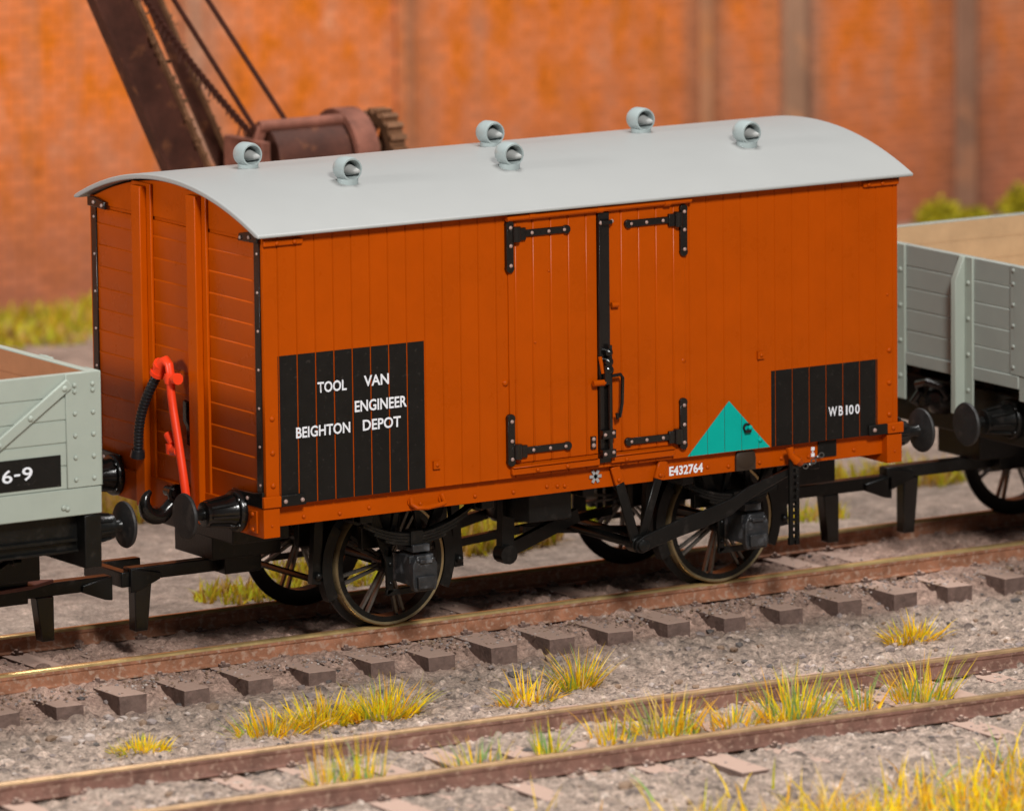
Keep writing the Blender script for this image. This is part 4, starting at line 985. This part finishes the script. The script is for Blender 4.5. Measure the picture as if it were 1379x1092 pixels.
mb = MB(); mb.lathe([(.33, 0), (.33, .66)], (3.50, 6.1, 2.56), 'x', 28); mb.box(3.40, 4.20, 5.75, 6.45, 2.2, 2.55); obj('winch_drum', mb, CRANE, cr_, .01)
mb = MB(); mb.path([(3.42, 5.98, 2.88), (4.22, 5.98, 2.88)], .05, 12); mb.bar((3.3, 5.98, 2.5), (3.45, 5.98, 2.88), .05, .08); mb.box(3.34, 3.42, 5.8, 6.4, 2.2, 2.78); obj('tie_beam', mb, CRANEP, cr_, .008)
mb = MB(); mb.ring([(.40, 0), (.40, .20), (.33, .20), (.33, 0)], (4.17, 6.1, 2.56), 'x', 36); mb.lathe([(.34, .02), (.34, .05)], (4.17, 6.1, 2.56), 'x', 30); obj('brake_band', mb, CRANEP, cr_, .006)
mb = MB(); mb.ring([(.27, 0), (.27, .14), (.19, .14), (.19, 0)], (4.50, 6.05, 2.63), 'x', 30); mb.lathe([(.07, -.15), (.07, .18)], (4.50, 6.05, 2.63), 'x', 14)
for k in range(18):
    a = 2 * PI * k / 18; c = Vector((0, math.cos(a), math.sin(a))); mb.bar(Vector((4.50, 6.05, 2.63)) + c * .285, Vector((4.64, 6.05, 2.63)) + c * .285, .045, .05, up=c)
for k in range(4):
    a = 2 * PI * k / 4 + .4; c = Vector((0, math.cos(a), math.sin(a))); mb.bar(Vector((4.57, 6.05, 2.63)) + c * .05, Vector((4.57, 6.05, 2.63)) + c * .2, .05, .05, up=(1, 0, 0))
obj('gear_wheel', mb, CRANER, cr_)
mb = MB()
for y in (5.82, 6.38): mb.prism([(3.35, -.1), (3.6, -.1), (3.7, 2.3), (4.1, 2.3), (4.55, -.1), (4.8, -.1), (4.3, 2.62), (3.5, 2.62)], 'y', y - .03, y + .03)
mb.prism([(3.2, .45), (3.6, .45), (3.6, 1.1), (3.1, 1.1)], 'y', 5.9, 6.7)
obj('side_frame', mb, CRANE, cr_, .01)
mb = MB(); mb.box(3.15, 5.0, 5.6, 6.75, -.12, .02); mb.lathe([(.7, -.33), (.7, -.12)], (4.0, 6.2, 0), 'z', 32); obj('turntable_base', mb, CRANE, cr_, .02)

# ------------------------------------------------------------------ light, air, camera
w = bpy.data.worlds.new('World'); S.world = w; w.use_nodes = True
bg = w.node_tree.nodes['Background']; bg.inputs[0].default_value = (.93, .97, 1., 1); bg.inputs[1].default_value = .15
def lamp(name, loc, aim, size, power, col):
    l = bpy.data.lights.new(name, 'AREA'); l.shape = 'DISK'; l.size = size; l.energy = power; l.color = col
    o = bpy.data.objects.new(name, l); COL.objects.link(o); o.location = loc
    o.rotation_euler = (Vector(aim) - Vector(loc)).to_track_quat('-Z', 'Y').to_euler(); return o
lamp('softbox', (-6, -25, 20), (2.5, 2, 1), 5.5, 10000, (1, .98, .94))
lamp('end_fill', (-24, 1.5, 9), (0, 1.2, 1.8), 5, 3300, (1, .98, .95))  # unseen fill lamp added to brighten the van's left end
lamp('softbox_overhead', (7, 3, 27), (9, 10, 0), 10, 6300, (1, .98, .96))

cam = bpy.data.cameras.new('camera'); co_ = bpy.data.objects.new('camera', cam); COL.objects.link(co_); S.camera = co_
Rv = Vector((0.84830246, -0.52940132, -0.01082523)); Uv = Vector((0.09566566, 0.13312137, 0.98647189)); Dv = Vector((0.52079845, 0.83786213, -0.16357271))
Cv = Vector((-24.38417618, -42.46509998, 9.90415171))
M = Matrix(((Rv.x, Uv.x, -Dv.x, Cv.x), (Rv.y, Uv.y, -Dv.y, Cv.y), (Rv.z, Uv.z, -Dv.z, Cv.z), (0, 0, 0, 1)))
co_.matrix_world = M
cam.sensor_fit = 'HORIZONTAL'; cam.sensor_width = 36; cam.lens = 9662.8225 / 1379 * 36
cam.clip_start = 1; cam.clip_end = 500
cam.dof.use_dof = True; cam.dof.focus_distance = 50.6; cam.dof.aperture_fstop = .252 / .27
S.view_settings.view_transform = 'Standard'; S.view_settings.look = 'None'; S.view_settings.exposure = 0; S.view_settings.gamma = 1
S.cycles.use_denoising = True
S.cycles.max_bounces = 6; S.cycles.diffuse_bounces = 4; S.cycles.glossy_bounces = 3; S.cycles.transmission_bounces = 2
for o in bpy.data.objects:
    if '_base' in o: del o['_base']
